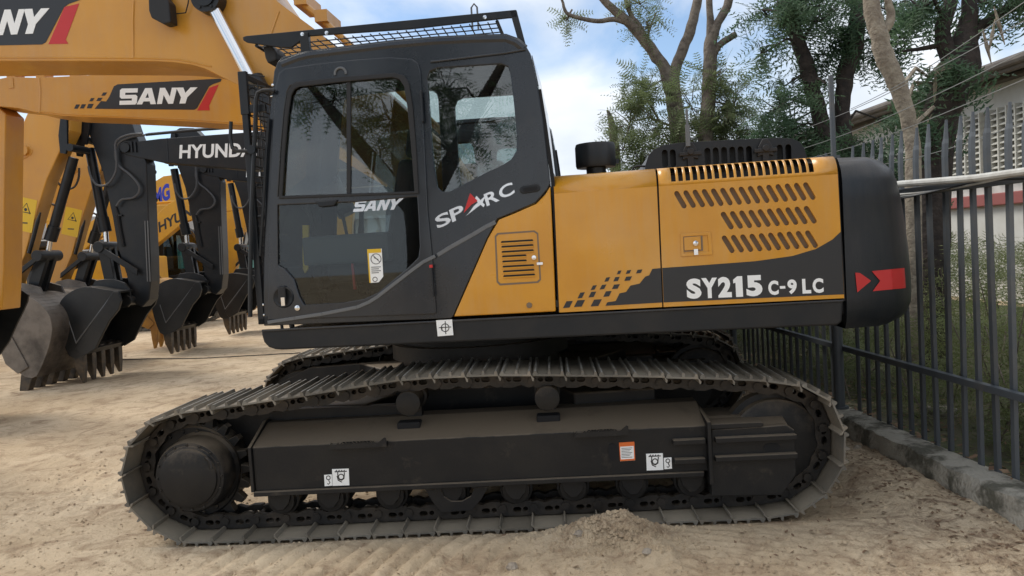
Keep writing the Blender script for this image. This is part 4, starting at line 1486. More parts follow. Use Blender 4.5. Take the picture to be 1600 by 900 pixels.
# boom cylinders
for sy in (-1, 1):
    yy = sy * .34
    top = BP([(326, -2)], -.34)[0]
    bot = BP([(500, 330)], -.34)[0]
    g = MB()
    a = Vector((top[0], yy, top[1])); b_ = Vector((bot[0], yy, bot[1]))
    c = a.lerp(b_, .42)
    g.tube([a.lerp(b_, .40), b_], .085, 20)
    g.tube([a.lerp(b_, .38), a.lerp(b_, .43)], .098, 20)
    cyl = hk('boom_cylinder', g, 'black_satin', smooth=True)
    g = MB(); g.tube([a, a.lerp(b_, .42)], .045, 20); hk('piston_rod', g, 'chrome', cyl, smooth=True)
    g = MB(); g.cyl(a, 'y', -.06, .06, .115, 28); g.cyl(a, 'y', -.075 if sy < 0 else .05, -.05 if sy < 0 else .075, .075, 20)
    for k in range(6):
        aa = R(60 * k)
        g.cyl(a + Vector((.09 * math.cos(aa), 0, .09 * math.sin(aa))), 'y', -.07, .07, .010, 6)
    hk('rod_eye', g, 'black_satin', cyl, smooth=True)
# stick and bucket hang beyond the left edge of the picture
tip = BP([(-345, 75)])[0]
g = MB()
g.prism([(tip[0] - .35, tip[1] + .55), (tip[0] + .12, tip[1] + .42), (tip[0] + .26, tip[1] - .1), (tip[0] + .18, tip[1] - 2.1), (tip[0] - .02, tip[1] - 2.1), (tip[0] - .3, tip[1] - .2)], -.17, .17)
hk('stick', g, 'boom_yellow', bevel=.01)
g = MB(); bz = tip[1] - 2.1
g.tube([(tip[0] - .5, 0, tip[1] + .45), (tip[0] - .36, 0, tip[1] - .9)], .07, 14)
hk('bucket_cylinder', g, 'black_satin')
def simple_bucket(par_, x, z, m1, fn):
    b2 = MB()
    prof_ = [(x + .10, z + .10), (x - .35, z + .16), (x - .75, z + .02), (x - .95, z - .35), (x - .85, z - .75), (x - .55, z - 1.05)]
    b2.strip(prof_, -.6, .6, -.03)
    side_ = prof_ + [(x - .30, z - 1.0), (x + .05, z - .45)]
    b2.prism(side_, -.6, -.575); b2.prism(side_, .575, .6)
    o = fn('bucket', b2, m1, par_, bevel=.006)
    for k in range(5):
        y = -.55 + 1.1 * k / 4
        t2 = MB()
        t2.prism([(x - .62, z - .95), (x - .46, z - .98), (x - .58, z - 1.30), (x - .62, z - 1.28)], y - .05, y + .05)
        fn('tooth', t2, 'tooth_steel', o, bevel=.006)
    return o
simple_bucket(None, tip[0] + .12, bz, 'bucket_black', hk)

# labels of the foreground machine are on its root; the neighbours follow
# ================================================================== second machine of the same make, right behind the first
ex2 = empty('excavator', (TX + .25, TY + 3.05, 0), R(-1.5))
tag(ex2, 'second yellow excavator behind the foreground one, black and red decal on its low yellow boom', 'excavator', 'excavators')
SKIP = {'boom', 'boom_cylinder', 'stick', 'bucket', 'bucket_cylinder', 'front_guard', 'lettering', 'handrail', 'roof_guard', 'air_precleaner', 'antenna'}
for ch in kids(ex):
    if ch.name.split('.')[0] in SKIP: continue
    copy_tree(ch, ex2, SKIP)
F2 = Fr(TX + .25, TY + 3.05, R(-1.5))
y2 = -.25
def P2(l, y=y2): return F2.pts(l, y)
b2 = [(780, 330), (700, 345), (600, 290), (500, 230), (392, 196), (300, 190), (180, 184), (100, 181), (75, 178), (50, 174), (30, 169), (0, 166), (-30, 162), (-38, 150), (-36, 136), (-20, 127), (10, 121), (16, 120.5), (61, 121.5),
      (130, 118), (208, 115), (290, 112), (380, 108), (470, 120), (560, 160), (680, 240)]
g = MB(); g.prism(P2(b2), y2 + .015, -y2)
boom2 = mk('boom', g, 'boom_yellow', ex2, bevel=.004)
g = MB()
g.prism(P2(b2), y2, y2 + .012)
mk('boom_web', g, 'boom_yellow', boom2, bevel=.003)
g = MB()
rp = P2([(61, 122), (63, 140), (62, 176)]); g.tube([(x, y2, z) for x, z in rp], .012, 6)
rp = P2([(62, 174), (100, 178), (300, 187), (395, 193)]); g.tube([(x, y2, z) for x, z in rp], .008, 6)
mk('weld_bead', g, 'boom_yellow', boom2, smooth=True)
yb3 = y2 - .002
g = MB(); g.prism(P2([(148, 170), (158, 158), (166, 158.5), (171, 151), (178, 135), (184, 131.8), (344, 122.8), (346.5, 124), (345, 127.5), (333, 131.5), (327, 135), (308, 169), (304, 171.5)]), yb3 - .001, yb3)
mk('black_decal', g, 'decal_black', boom2)
g = MB(); g.prism(P2([(327.5, 137), (342, 132), (327, 165), (328, 172.5), (308, 172.7)]), yb3 - .001, yb3); mk('red_decal', g, 'red_vinyl', boom2)
for x, y, w, h in ((116, 163.3, 7, 6.5), (125, 163, 7.5, 6.5), (135.5, 162.3, 9, 7), (139.5, 153.3, 6.5, 5), (150.5, 152.8, 8, 5), (158.5, 144.5, 7, 5)):
    g = MB(); g.prism(P2([(x, y + h), (x + w - 1.5, y + h), (x + w + 2, y), (x + 3, y)]), yb3 - .001, yb3)
    mk('chequer_decal', g, 'decal_black', boom2)
g = MB(); block_word(g, P2([(187, 164), (301, 161.5), (309, 136.5), (188, 138.5)]), yb3 - .004, yb3 - .001); mk('lettering', g, 'white_vinyl', boom2)
g = MB()
for yy, dy in ((-.18, -3), (-.08, -3)):
    rp = P2([(15, 119), (110, 117), (210, 112), (300, 109)]); g.tube([(x, yy, z + .05) for x, z in rp], .018, 8)
for px in (14, 113, 60):
    x_, z_ = P2([(px, 118)])[0]
    g.box(x_ - .05, x_ + .05, -.22, -.04, z_ - .02, z_ + .10)
g.box(*[v for v in (P2([(14, 128)])[0][0], P2([(21, 128)])[0][0])], y2 - .01, y2, P2([(14, 138)])[0][1], P2([(14, 122)])[0][1])
mk('boom_pipe', g, 'boom_yellow', boom2)
g = MB()
st_q = P2([(-115, 60), (-80, 55), (-40, 110), (-10, 160), (9, 178), (7, 300), (6, 420), (3, 484), (-28, 488), (-42, 470), (-60, 300), (-82, 180), (-125, 90)], -.17)
g.prism(st_q, -.17, .17)
st2 = mk('stick', g, 'boom_yellow', ex2, bevel=.012)
g = MB()
x_, z_ = F2.p(-22, 148, -.2); g.cyl((x_, 0, z_), 'y', -.30, .30, .09, 24)
x_, z_ = F2.p(-20, 470, -.2); g.cyl((x_, 0, z_), 'y', -.22, .22, .07, 20)
mk('stick_pin', g, 'boom_yellow', st2, smooth=True)
g = MB()
q = P2([(x - 88, y) for x, y in ((4, 480), (26, 462), (38, 470), (36, 482), (28, 500), (18, 520), (4, 552), (-12, 575), (-60, 590), (-110, 560), (-125, 500), (-90, 460), (-40, 452))], -.5)
g.prism(q, -.60, -.57); g.prism(q, .57, .60)
qq = P2([(x - 88, y) for x, y in ((26, 462), (-40, 452), (-90, 460), (-125, 500), (-110, 560), (-60, 590))], -.5)
g.strip(qq, -.57, .57, -.03)
bk = mk('bucket', g, 'bucket_black', ex2, bevel=.005)
for k in range(5):
    y = -.53 + 1.06 * k / 4
    x_, z_ = qq[-1]
    t = MB(); t.prism([(x_ - .05, z_), (x_ + .12, z_ + .02), (x_ + .06, z_ - .26), (x_ + .02, z_ - .26)], y - .05, y + .05)
    mk('tooth', t, 'tooth_steel', bk, bevel=.006)

# ================================================================== generic neighbour with traced arm (drawn on the third machine of the row)
F3X, F3Y, F3YAW = .35, 12.3, R(-2.0)
F3 = Fr(F3X, F3Y, F3YAW)
ya = -.16
def P3(l, y=ya): return F3.pts(l, y)

def hose(par, pts, y, r=.018, m_='hose_rubber'):
    g = MB(); q = P3(pts, y)
    q = smooth_loop([(x, z) for x, z in q], 5, closed=False)
    g.tube([(x, y, z) for x, z in q], r, 6)
    return mk('hose', g, m_, par, smooth=True)

def neighbour(name, label, group, boom_m, stick_m, bucket_m, body_m, cab_m, words=None, both=False, link_m='black_satin', word_m='white_vinyl', word_q=None, steel='bucket_black', arch=False, hood_m=None):
    r = empty(name, (F3X, F3Y, 0), F3YAW)
    tag(r, label, 'excavator', group)
    # tracks
    for yc in (-1.1, 1.1):
        lp_ = []
        for a in range(90, 271, 18): lp_.append((-1.75 + .44 * math.cos(R(a)), .47 + .44 * math.sin(R(a))))
        for a in range(-90, 91, 18): lp_.append((1.75 + .44 * math.cos(R(a)), .47 + .44 * math.sin(R(a))))
        rg_, per = resample(lp_, 46)
        g = MB()
        for i in range(46):
            a_, b_ = Vector(rg_[i]), Vector(rg_[(i + 1) % 46])
            c = (a_ + b_) / 2; d = (b_ - a_).normalized(); n = Vector((d.y, -d.x))
            q = []
            for u, w in ((-.09, 0), (-.09, .03), (-.07, .03), (-.06, .01), (-.01, .01), (0, .034), (.02, .034), (.03, .01), (.07, .01), (.09, .025), (.095, 0), (.07, -.05), (-.07, -.05)):
                q.append((c.x + d.x * u + n.x * w, c.y + d.y * u + n.y * w))
            g.prism(q, yc - .3, yc + .3)
        t = mk('track', g, 'shoe_steel', r)
        g = MB()
        g.prism([(-1.45, .25), (-1.4, .62), (-.4, .74), (1.3, .70), (1.45, .25)], yc - .2, yc + .2)
        for x in (-1.75, 1.75): g.cyl((x, yc, .47), 'y', -.22, .22, .34, 26)
        for k in range(7): g.cyl((-1.25 + .4 * k, yc, .17), 'y', -.16, .16, .10, 12)
        mk('track_frame', g, 'frame_black', r, bevel=.01)
    g = MB(); g.box(-.9, .9, -.85, .85, .45, .85); g.cyl((0, 0, 0), 'z', .8, 1.15, .65, 30); mk('chassis', g, 'frame_black', r)
    g = MB(); g.box(-1.55, 1.9, -1.3, 1.3, 1.05, 1.25); mk('platform', g, 'black_satin', r, bevel=.03)
    g = MB(); g.box(-.45, 1.9, -1.3, -.55, 1.25, 2.15); g.box(-1.3, 1.9, .50, 1.3, 1.25, 2.1); g.box(.1, 1.9, -.56, .51, 1.25, 2.15); mk('side_panel', g, hood_m or body_m, r, bevel=.05, seg=3)
    g = MB(); g.box(.5, 1.7, -.9, .7, 2.15, 2.42); mk('engine_cover', g, 'black_satin', r, bevel=.08, seg=3)
    g = MB()
    o_ = [(1.9, -1.3)] + [(1.9 + .85 * math.cos(R(a)) ** .6, 1.3 * math.sin(R(a))) for a in range(-80, 81, 10)] + [(1.9, 1.3)]
    g.prism_z(o_, 1.08, 2.2); mk('counterweight', g, cab_m if hood_m else body_m, r, bevel=.07, seg=3)
    g = MB()
    prof_ = [(-1.62, 1.25), (-1.66, 2.0), (-1.45, 2.85), (-1.3, 2.95), (-.35, 2.98), (-.22, 2.85), (-.10, 2.2), (-.10, 1.25)]
    win = [(-1.50, 1.55), (-1.52, 2.05), (-1.35, 2.72), (-.85, 2.75), (-.82, 1.5)]
    win2 = [(-.72, 1.95), (-.75, 2.75), (-.40, 2.78), (-.30, 2.6), (-.22, 2.0)]
    plate(g, [prof_, win, win2], -1.3, -1.25); plate(g, [prof_, win, win2], -.36, -.31)
    g.strip(prof_[2:7], -1.25, -.36, -.05); g.box(-1.62, -.1, -1.25, -.36, 1.25, 1.3)
    g.box(-1.66, -1.60, -1.25, -.36, 1.25, 1.45)
    cb = mk('cab', g, cab_m, r, bevel=.015)
    for w_ in (win, win2):
        for y_ in (-1.28, -.34):
            g = MB(); g.prism(w_, y_, y_ + .006); mk('window', g, 'glass_dark', cb)
    g = MB(); g.strip([(-1.62, 1.45), (-1.66, 2.0), (-1.46, 2.84)], -1.24, -.37, -.006); mk('windscreen', g, 'glass_dark', cb)
    g = MB()
    for y_ in (-1.27, -.37): g.tube([(-1.64, y_, 1.5), (-1.68, y_, 2.0), (-1.48, y_, 2.85)], .03, 6)
    mk('window_post', g, 'rubber', cb)
    g = MB(); g.box(-1.2, -.75, -1.05, -.6, 1.5, 1.7); g.box(-.80, -.66, -1.05, -.6, 1.6, 2.4); mk('operator_seat', g, 'seat_fabric', cb, bevel=.04)
    # boom
    bpx = [(900, 420), (840, 415), (760, 360), (650, 285), (560, 262), (480, 268), (384, 265.5), (300, 258), (251, 253.5), (225, 248), (200, 243), (188, 238), (185, 231), (188, 224), (196, 220), (214, 221),
           (251, 216.5), (320, 211.5), (416, 204.5), (520, 198), (600, 200), (690, 240), (800, 310), (880, 370)]
    if arch:
        bpx = [(900, 420), (840, 415), (760, 330), (650, 262), (560, 248), (480, 246), (384, 247), (300, 247), (251, 247), (225, 246), (200, 243), (188, 238), (185, 231), (188, 224), (196, 220), (214, 212),
               (251, 206), (320, 196), (416, 180), (520, 165), (600, 165), (690, 205), (800, 280), (880, 350)]
    g = MB(); g.prism(P3(bpx), ya, -ya)
    bm_ = mk('boom', g, boom_m, r, bevel=.012)
    g = MB(); rp = P3([(261, 216), (263, 252)]); g.tube([(x, ya, z) for x, z in rp], .010, 6)
    x_, z_ = F3.p(197, 231, ya); g.cyl((x_, 0, z_), 'y', ya - .05, -ya + .05, .075, 20)
    for px in (206, 212): 
        xx, z1 = F3.p(px, 224, ya); g.box(xx - .012, xx + .012, ya - .03, ya, z1 - .14, z1 + .03)
    mk('boom_pin', g, boom_m if boom_m != 'old_yellow' else 'rubber', bm_, smooth=True)
    # pipes along the boom top
    g = MB()
    for y_, dz in ((-.12, .03), (-.04, .05)):
        rp = P3([(226, 213), (300, 206), (416, 198), (520, 192)]) if not arch else P3([(226, 207), (300, 196), (416, 176), (520, 160)])
        g.tube([(x, y_, z + dz) for x, z in rp], .022, 8)
    mk('boom_pipe', g, 'rubber' if boom_m != 'old_yellow' else boom_m, bm_, smooth=True)
    hose(bm_, [(226, 211), (205, 214), (186, 223), (180, 240), (185, 258), (202, 272), (216, 288), (217, 300), (208, 309), (190, 312), (182, 322)], ya - .06)
    hose(bm_, [(222, 209), (200, 211), (181, 222), (182, 250), (180, 270), (168, 288), (152, 289), (142, 276), (138, 260)], ya - .09)
    # stick : centre line body with tapering plates
    spx = [(133, 160), (148, 150), (176, 150), (200, 175), (210, 205), (222, 235), (229, 256), (232, 340), (235, 400), (236, 440), (233, 468), (222, 480), (205, 472), (198, 430), (184, 388), (176, 340), (160, 268), (150, 240), (141, 215), (132, 190)]
    g = MB(); g.prism(P3(spx, -.15), -.15, .15)
    st = mk('stick', g, stick_m, r, bevel=.014)
    g = MB()
    for y_ in (-.16, .16):
        rp = P3([(181, 322), (184, 336), (188, 360), (193, 385)], y_); g.tube([(x, y_ * 1.05, z) for x, z in rp], [.012, .03, .03, .03], 8)
    rp = P3([(180, 337), (190, 337)], -.15); g.box(rp[0][0], rp[1][0] + .02, -.19, -.15, rp[0][1] - .015, rp[0][1] + .01)
    mk('stick_bracket', g, link_m, st)
    for px in (226, 230):
        w0, w1 = F3.p(px, 345, -.15), F3.p(px + 4, 440, -.15)
        g = MB(); g.prism([(w0[0], w0[1]), (w0[0] + .018, w0[1]), (w1[0] + .018, w1[1]), (w1[0], w1[1])], -.162, -.149); mk('wear_strip', g, 'decal_grey' if stick_m == 'black_satin' else stick_m, st, bevel=.003)
    # stick cylinder lies above, bucket cylinder in front of the stick
    g = MB()
    a = F3.p(140, 232, 0); b_ = F3.p(165, 362, 0)
    g.tube([(a[0], 0, a[1]), (b_[0], 0, b_[1])], .075, 16)
    g.tube([(F3.p(160, 340, 0)[0], 0, F3.p(160, 340, 0)[1]), (b_[0], 0, b_[1])], .095, 16)
    g.cyl((F3.p(134, 218, 0)[0], 0, F3.p(134, 218, 0)[1]), 'y', -.22, .22, .06, 14)
    g.prism(P3([(126, 216), (132, 160), (140, 160), (141, 200), (136, 226), (128, 226)], -.2), -.22, -.18)
    g.prism(P3([(126, 216), (132, 160), (140, 160), (141, 200), (136, 226), (128, 226)], -.2), .18, .22)
    bc = mk('bucket_cylinder', g, link_m, r, smooth=True)
    g = MB(); c = F3.p(167, 386, 0); g.tube([(b_[0], 0, b_[1]), (c[0], 0, c[1])], .042, 12); mk('piston_rod', g, 'chrome', bc, smooth=True)
    g = MB()
    g.cyl((c[0], 0, c[1]), 'y', -.26, .26, .09, 18)
    for y_ in (-.22, .22):
        c2 = F3.p(213, 426, y_)
        g.prism([(c[0] - .02, c[1] + .05), (c2[0] + .03, c2[1] + .05), (c2[0] + .02, c2[1] - .05), (c[0] - .03, c[1] - .05)], y_ - .02, y_ + .02)
    c3 = F3.p(176, 446, 0)
    g.prism([(c[0] - .09, c[1]), (c[0] + .09, c[1] + .02), (c3[0] + .12, c3[1] - .02), (c3[0] - .04, c3[1] - .06)], -.13, -.05)
    g.prism([(c[0] - .09, c[1]), (c[0] + .09, c[1] + .02), (c3[0] + .12, c3[1] - .02), (c3[0] - .04, c3[1] - .06)], .05, .13)
    g.cyl((c3[0] + .04, 0, c3[1]), 'y', -.2, .2, .06, 14)
    mk('bucket_link', g, link_m, r, bevel=.008)
    # bucket
    yn = -.58
    back = P3([(186, 455), (164, 452.5), (140, 448.5), (124, 450), (107, 458), (95, 470), (89.5, 487), (91, 507), (97, 530), (104, 549), (109, 558)], yn)
    back = smooth_loop(back, 3, closed=False)
    front = P3([(150, 545), (161, 522), (172, 501), (186, 484), (190, 470)], yn)
    g = MB()
    wall = back[:-1] + P3([(118, 562), (150, 556)], yn)[:1] + front
    g.prism(wall, yn, yn + .03); g.prism(wall, -yn - .03, -yn)
    g.strip(back, yn + .03, -yn - .03, .03)
    bk = mk('bucket', g, bucket_m, r, bevel=.004)
    g = MB()   # side cutters and wear strip
    for y0_, y1_ in ((yn - .022, yn - .001), (-yn + .001, -yn + .022)):
        g = MB(); g.prism(P3([(178, 455), (186, 456), (190, 470), (186, 484), (172, 501), (161, 522), (150, 545), (132, 556), (118, 545)], yn), y0_, y1_)
        mk('side_cutter', g, bucket_m, bk, bevel=.008)
    g = MB()   # weld seam across the cheek
    w0, w1 = F3.p(179, 456, yn), F3.p(119, 536, yn)
    g.tube([(w0[0], yn - .002, w0[1]), (w1[0], yn - .002, w1[1])], .012, 6)
    w0, w1 = F3.p(107, 500, yn), F3.p(119, 536, yn)
    g.tube([(w0[0], yn - .002, w0[1]), (w1[0], yn - .002, w1[1])], .009, 6)
    mk('weld_seam', g, 'decal_grey', bk, smooth=True)
    g = MB()
    ear = P3([(143, 450), (150, 438), (165, 436), (178, 436), (196, 442), (204, 452), (206, 468), (196, 478), (186, 466), (180, 458)], -.24)
    for y_ in (-.26, .22): g.prism(ear, y_, y_ + .04)
    x_, z_ = F3.p(213, 468, 0); g.cyl((x_, 0, z_), 'y', -.3, .3, .08, 18)
    g.prism([(x_ - .3, z_ + .02), (x_, z_ + .1), (x_ + .09, z_), (x_, z_ - .1), (x_ - .3, z_ - .12)], -.27, -.23)
    g.prism([(x_ - .3, z_ + .02), (x_, z_ + .1), (x_ + .09, z_), (x_, z_ - .1), (x_ - .3, z_ - .12)], .23, .27)
    mk('bucket_ear', g, bucket_m, bk, bevel=.008)
    g = MB()   # lip plate
    li = P3([(107, 552), (128, 556), (133, 548), (112, 543)], yn)
    g.prism(li, yn + .02, -yn - .02); mk('lip_plate', g, bucket_m, bk, bevel=.004)
    x_, z_ = F3.p(121, 555, yn)
    for k in range(5):
        y = yn + .06 + (-2 * yn - .12) * k / 4
        t = MB()
        bx = lambda w0, w1, xx, zz: [(xx - w0, y - w1, zz), (xx + w0, y - w1, zz), (xx + w0, y + w1, zz), (xx - w0, y + w1, zz)]
        vs = bx(.075, .055, x_, z_ + .10) + bx(.08, .06, x_, z_ - .04) + bx(.062, .06, x_ + .01, z_ - .22) + bx(.018, .035, x_ + .04, z_ - .44)
        fs = [(3, 2, 1, 0), (12, 13, 14, 15)] + [(4 * i + j, 4 * i + (j + 1) % 4, 4 * i + 4 + (j + 1) % 4, 4 * i + 4 + j) for i in range(3) for j in range(4)]
        t.add(vs, fs); mk('tooth', t, 'tooth_steel' if bucket_m != 'bucket_yellow' else 'bucket_yellow', bk, bevel=.008)
    if words:
        for w_, q_, bold in words:
            g = MB(); text(g, w_, P3(q_), ya - .003, bold=bold); mk('lettering', g, word_m, bm_)
    return r

HYQ = [(280, 248), (401, 244.8), (402, 222.5), (281, 226.5)]
n3 = neighbour('excavator', 'nearest of the three black-armed excavators, white letters on its black boom', 'excavators',
               'black_satin', 'black_satin', 'bucket_black', 'black_satin', 'black_satin', words=[('HYUNDAI', HYQ, .03)])
n4 = copy_tree(n3); n4.location = (F3X - .05, F3Y + 3.25, 0)
tag(n4, 'black-armed excavator in the middle of the three, its bucket between two other black buckets', 'excavator', 'excavators')
n5 = copy_tree(n3); n5.location = (F3X - .15, F3Y + 6.7, 0)
tag(n5, 'farthest black-armed excavator, small black bucket just left of the foreground cab', 'excavator', 'excavators')
# machines of the opposite row face the other way (arms come in from the left)
l1 = neighbour('excavator', 'yellow-armed excavator at far left with black linkage and worn grey bucket', 'excavators',
               'boom_yellow', 'boom_yellow', 'bucket_worn', 'old_yellow', 'black_satin')
def swing(o, px, py, deg):
    """turn a child about the pin seen at px,py in the traced arm"""
    x, z = F3.p(px, py, ya)
    c = Vector((x, 0, z))
    Rm = Matrix.Translation(c) @ Matrix.Rotation(R(deg), 4, 'Y') @ Matrix.Translation(-c)
    o.matrix_basis = Rm @ o.matrix_basis
def pose_left(root, tilt, curl, scl=1):
    for ch in kids(root):
        n_ = ch.name.split('.')[0]
        if n_ == 'bucket':
            if scl != 1:
                x, z = F3.p(213, 468, ya); c = Vector((x, 0, z))
                ch.matrix_basis = Matrix.Translation(c) @ Matrix.Diagonal((scl, 1.05, scl, 1)) @ Matrix.Translation(-c) @ ch.matrix_basis
            swing(ch, 213, 468, curl)
    for ch in kids(root):
        n_ = ch.name.split('.')[0]
        if n_ in ('bucket', 'stick', 'bucket_cylinder', 'bucket_link', 'lettering'): swing(ch, 197, 231, tilt)
def place_pin(root, px, py, d, rz):
    x, z = F3.p(197, 231, ya)
    w = W(px, py, d)
    root.rotation_euler = (0, 0, rz)
    root.location = (w.x - math.cos(rz) * x, w.y - math.sin(rz) * x, 0)
pose_left(l1, -16, 2, 1.12)
place_pin(l1, 48, 216, 12.2, R(176))
for ch in kids(l1):
    if ch.name.startswith('stick'):
        g = MB(); x_, z_ = F3.p(205, 330, .15)
        g.prism([(x_ - .16, z_ - .25), (x_ + .16, z_ - .25), (x_ + .16, z_ + .27), (x_ - .16, z_ + .27)], .151, .154)
        o = mk('warning_sticker', g, 'sticker_yellow', ch)
        g = MB()
        g.strip([(x_ - .09, z_ + .04), (x_ + .09, z_ + .04), (x_, z_ + .20), (x_ - .09, z_ + .04)], .1545, .156, .016)
        g.strip([(x_ - .07, z_ - .12), (x_ + .05, z_ - .14)], .1545, .156, .02)
        g.cyl((x_ + .0, 0, z_ + .09), 'y', .1545, .156, .025, 10)
        mk('pictogram', g, 'decal_black', o)
l1b = copy_tree(l1)
place_pin(l1b, 118, 232, 14.6, R(176))
tag(l1b, 'second excavator with a worn grey bucket, mostly hidden behind the front grey bucket', 'excavator', 'excavators')
l2 = neighbour('excavator', 'yellow excavator with a dusty yellow bucket standing on its teeth between the black buckets', 'excavators',
               'old_yellow', 'old_yellow', 'bucket_yellow', 'old_yellow', 'old_yellow', link_m='rubber')
l2.rotation_euler = (0, 0, R(178)); l2.location = (-14.9, 17.3, 0)
l3 = neighbour('excavator', 'yellow excavator far back with black letters on its arched boom', 'excavators',
               'old_yellow', 'old_yellow', 'bucket_yellow', 'old_yellow', 'rubber', link_m='rubber', arch=True, hood_m='old_yellow')
l3.rotation_euler = (0, 0, R(180)); l3.location = (-11.3, 23.0, 0)
l4 = copy_tree(l3); l4.location = (-12.6, 27.5, 0)
tag(l4, 'farthest yellow excavator, with blue letters on its boom', 'excavator', 'excavators')
l5 = copy_tree(l2); pose_left(l5, -8, -20); place_pin(l5, 366, 285, 25.5, R(180))
tag(l5, 'yellow excavator whose stick slants down just left of the foreground cab guard', 'excavator', 'excavators')
l6 = copy_tree(l3); l6.location = (-21.5, 26.0, 0)
tag(l6, 'yellow excavator at the far left seen between the hanging yellow sticks', 'excavator', 'excavators')
def far_word(root, w_, px0, px1, m_, bold, frac=.5):
    """word on the camera-facing side of a far boom, centred between the boom's edges"""
    for ch in kids(root):
        if not ch.name.startswith('boom'): continue
        sc3 = root.scale.x
        inv = (Matrix.Translation(root.location) @ Matrix.Rotation(root.rotation_euler.z, 4, 'Z') @ Matrix.Scale(sc3, 4)).inverted()
        d = root.location.y - .2 * sc3
        poly = [(v.co.x, v.co.z) for v in ch.data.vertices if v.co.y > 0]
        def span(x):
            zs = []
            for (x1, z1), (x2, z2) in zip(poly, poly[1:] + poly[:1]):
                if (x1 > x) != (x2 > x): zs.append(z1 + (z2 - z1) * (x - x1) / (x2 - x1))
            return min(zs), max(zs)
        c = []
        for px in (px0, px1):
            x = (inv @ W(px, 320, d)).x
            lo, hi = span(x); c.append((x, lo, hi))
        (xa, la, ha), (xb, lb, hb) = c
        k0, k1 = .5 - frac / 2, .5 + frac / 2
        f = quadmap([(xa, la + (ha - la) * k0), (xb, lb + (hb - lb) * k0), (xb, lb + (hb - lb) * k1), (xa, la + (ha - la) * k1)])
        uv, fs = text_uv(w_, bold)
        g = MB(); g.add([(f(u, v)[0], -ya + .004, f(u, v)[1]) for u, v in uv], fs)
        mk('lettering', g, m_, ch)
        return
l4.scale = (1.25, 1.25, 1.25); l4.location = (-15.2, 28.5, 0)
far_word(l3, 'HYUNDAI', 244, 330, 'decal_black', .03, .38)
far_word(l4, 'XCMG', 214, 266, 'blue_vinyl', .05, .55)

# ================================================================== ground
def grow(a, b, fine0, fine1, step, k=1.12):
    xs = list(np.arange(fine0, fine1, step))
    s_ = step; x = xs[-1]
    while x < b: s_ *= k; x += s_; xs.append(x)
    s_ = step; x = xs[0]; lo = []
    while x > a: s_ *= k; x -= s_; lo.append(x)
    return np.array(lo[::-1] + xs)
gxs = grow(-400, 400, -4.4, 3.4, .016, 1.10)
gys = grow(-60, 900, 3.5, 5.6, .014, 1.045)
rs_ = np.random.RandomState(3)
def vnoise(X, Y, sc, seed):
    r_ = np.random.RandomState(seed)
    tab = r_.rand(512, 512)
    x = X * sc + 100; y = Y * sc + 100
    xi = np.floor(x).astype(int); yi = np.floor(y).astype(int)
    fx = x - xi; fy = y - yi
    fx = fx * fx * (3 - 2 * fx); fy = fy * fy * (3 - 2 * fy)
    g_ = lambda a, b: tab[a % 512, b % 512]
    return (g_(xi, yi) * (1 - fx) + g_(xi + 1, yi) * fx) * (1 - fy) + (g_(xi, yi + 1) * (1 - fx) + g_(xi + 1, yi + 1) * fx) * fy
X, Y = np.meshgrid(gxs, gys)
Z = np.zeros_like(X)
near = np.clip((14 - np.hypot(X, Y - 4)) / 10, 0, 1)
wx, wy = X + .3 * vnoise(X, Y, 1.1, 9), Y + .3 * vnoise(X, Y, 1.1, 10)
for sc, am, sd in ((.5, .035, 1), (1.3, .03, 2), (3.5, .016, 3), (8, .016, 4), (19, .021, 5), (42, .012, 6)):
    Z += am * (vnoise(wx, wy, sc, sd) - .5) * (near if sc > 1 else 1)
# tracks and frames stand on firm ground
und = np.clip(1 - np.maximum(np.abs(X - TX) - 2.5, 0) / .5, 0, 1) * np.clip(1 - np.maximum(np.abs(Y - TY) - 1.75, 0) / .35, 0, 1)
Z = Z * (1 - .75 * und)
# tread imprints along the near side
tr_m = np.clip((4.72 - Y) / .12, 0, 1) * np.clip((Y - 3.6) / .4, 0, 1) * np.clip((X + 2.1) / .3, 0, 1) * np.clip((.3 - X) / .5, 0, 1)
ph = (X + .35 * (4.6 - Y) + .10 * vnoise(X, Y, 2.2, 11)) * 2 * np.pi / .135
Z += tr_m * .036 * (np.abs(np.sin(ph / 2)) ** .7 - .5) * (.25 + 1.1 * vnoise(X, Y, 2.5, 12)) * (.7 + .6 * vnoise(X, Y, 14, 18))
tr2 = np.clip((4.55 - Y) / .2, 0, 1) * np.clip((X - .75) / .3, 0, 1) * np.clip((2.2 - X) / .3, 0, 1)
ph = (Y + .45 * X + .08 * vnoise(X, Y, 2.2, 13)) * 2 * np.pi / .09
Z += tr2 * .008 * np.sin(ph) * vnoise(X, Y, 2, 15) * 1.6
# soil mound pushed up against the track, trailing towards the camera on the right
def bump_(cx, cy, sx, sy, h, rot=0):
    c, s_ = math.cos(rot), math.sin(rot)
    dx, dy = (X - cx) * c + (Y - cy) * s_, -(X - cx) * s_ + (Y - cy) * c
    return h * np.exp(-((dx / sx) ** 2 + (dy / sy) ** 2))
Z += bump_(.50, 4.50, .27, .13, .10) + bump_(.66, 4.25, .10, .26, .06, R(25)) + bump_(-.15, 4.40, .45, .10, .03)
Z += bump_(-2.5, 4.9, .5, .3, .03) + bump_(2.3, 5.2, .5, .5, .05)
Z += (bump_(.50, 4.52, .35, .2, 1) + bump_(.62, 4.28, .15, .3, 1)) * (vnoise(X, Y, 24, 16) - .5) * .035
sm = lambda v: np.clip(v, 0, 1) ** 2 * (3 - 2 * np.clip(v, 0, 1))
yn_ = 4.70 - .05 * (X - TX)
cm = sm((X + 3.05) / .35) * sm((2.35 - X) / .3) * sm((Y - yn_ + .14) / .13) * sm((8.6 - Y) / .4)
Z = Z * (1 - cm) + cm * (np.minimum(Z * .3, 0) - .024)
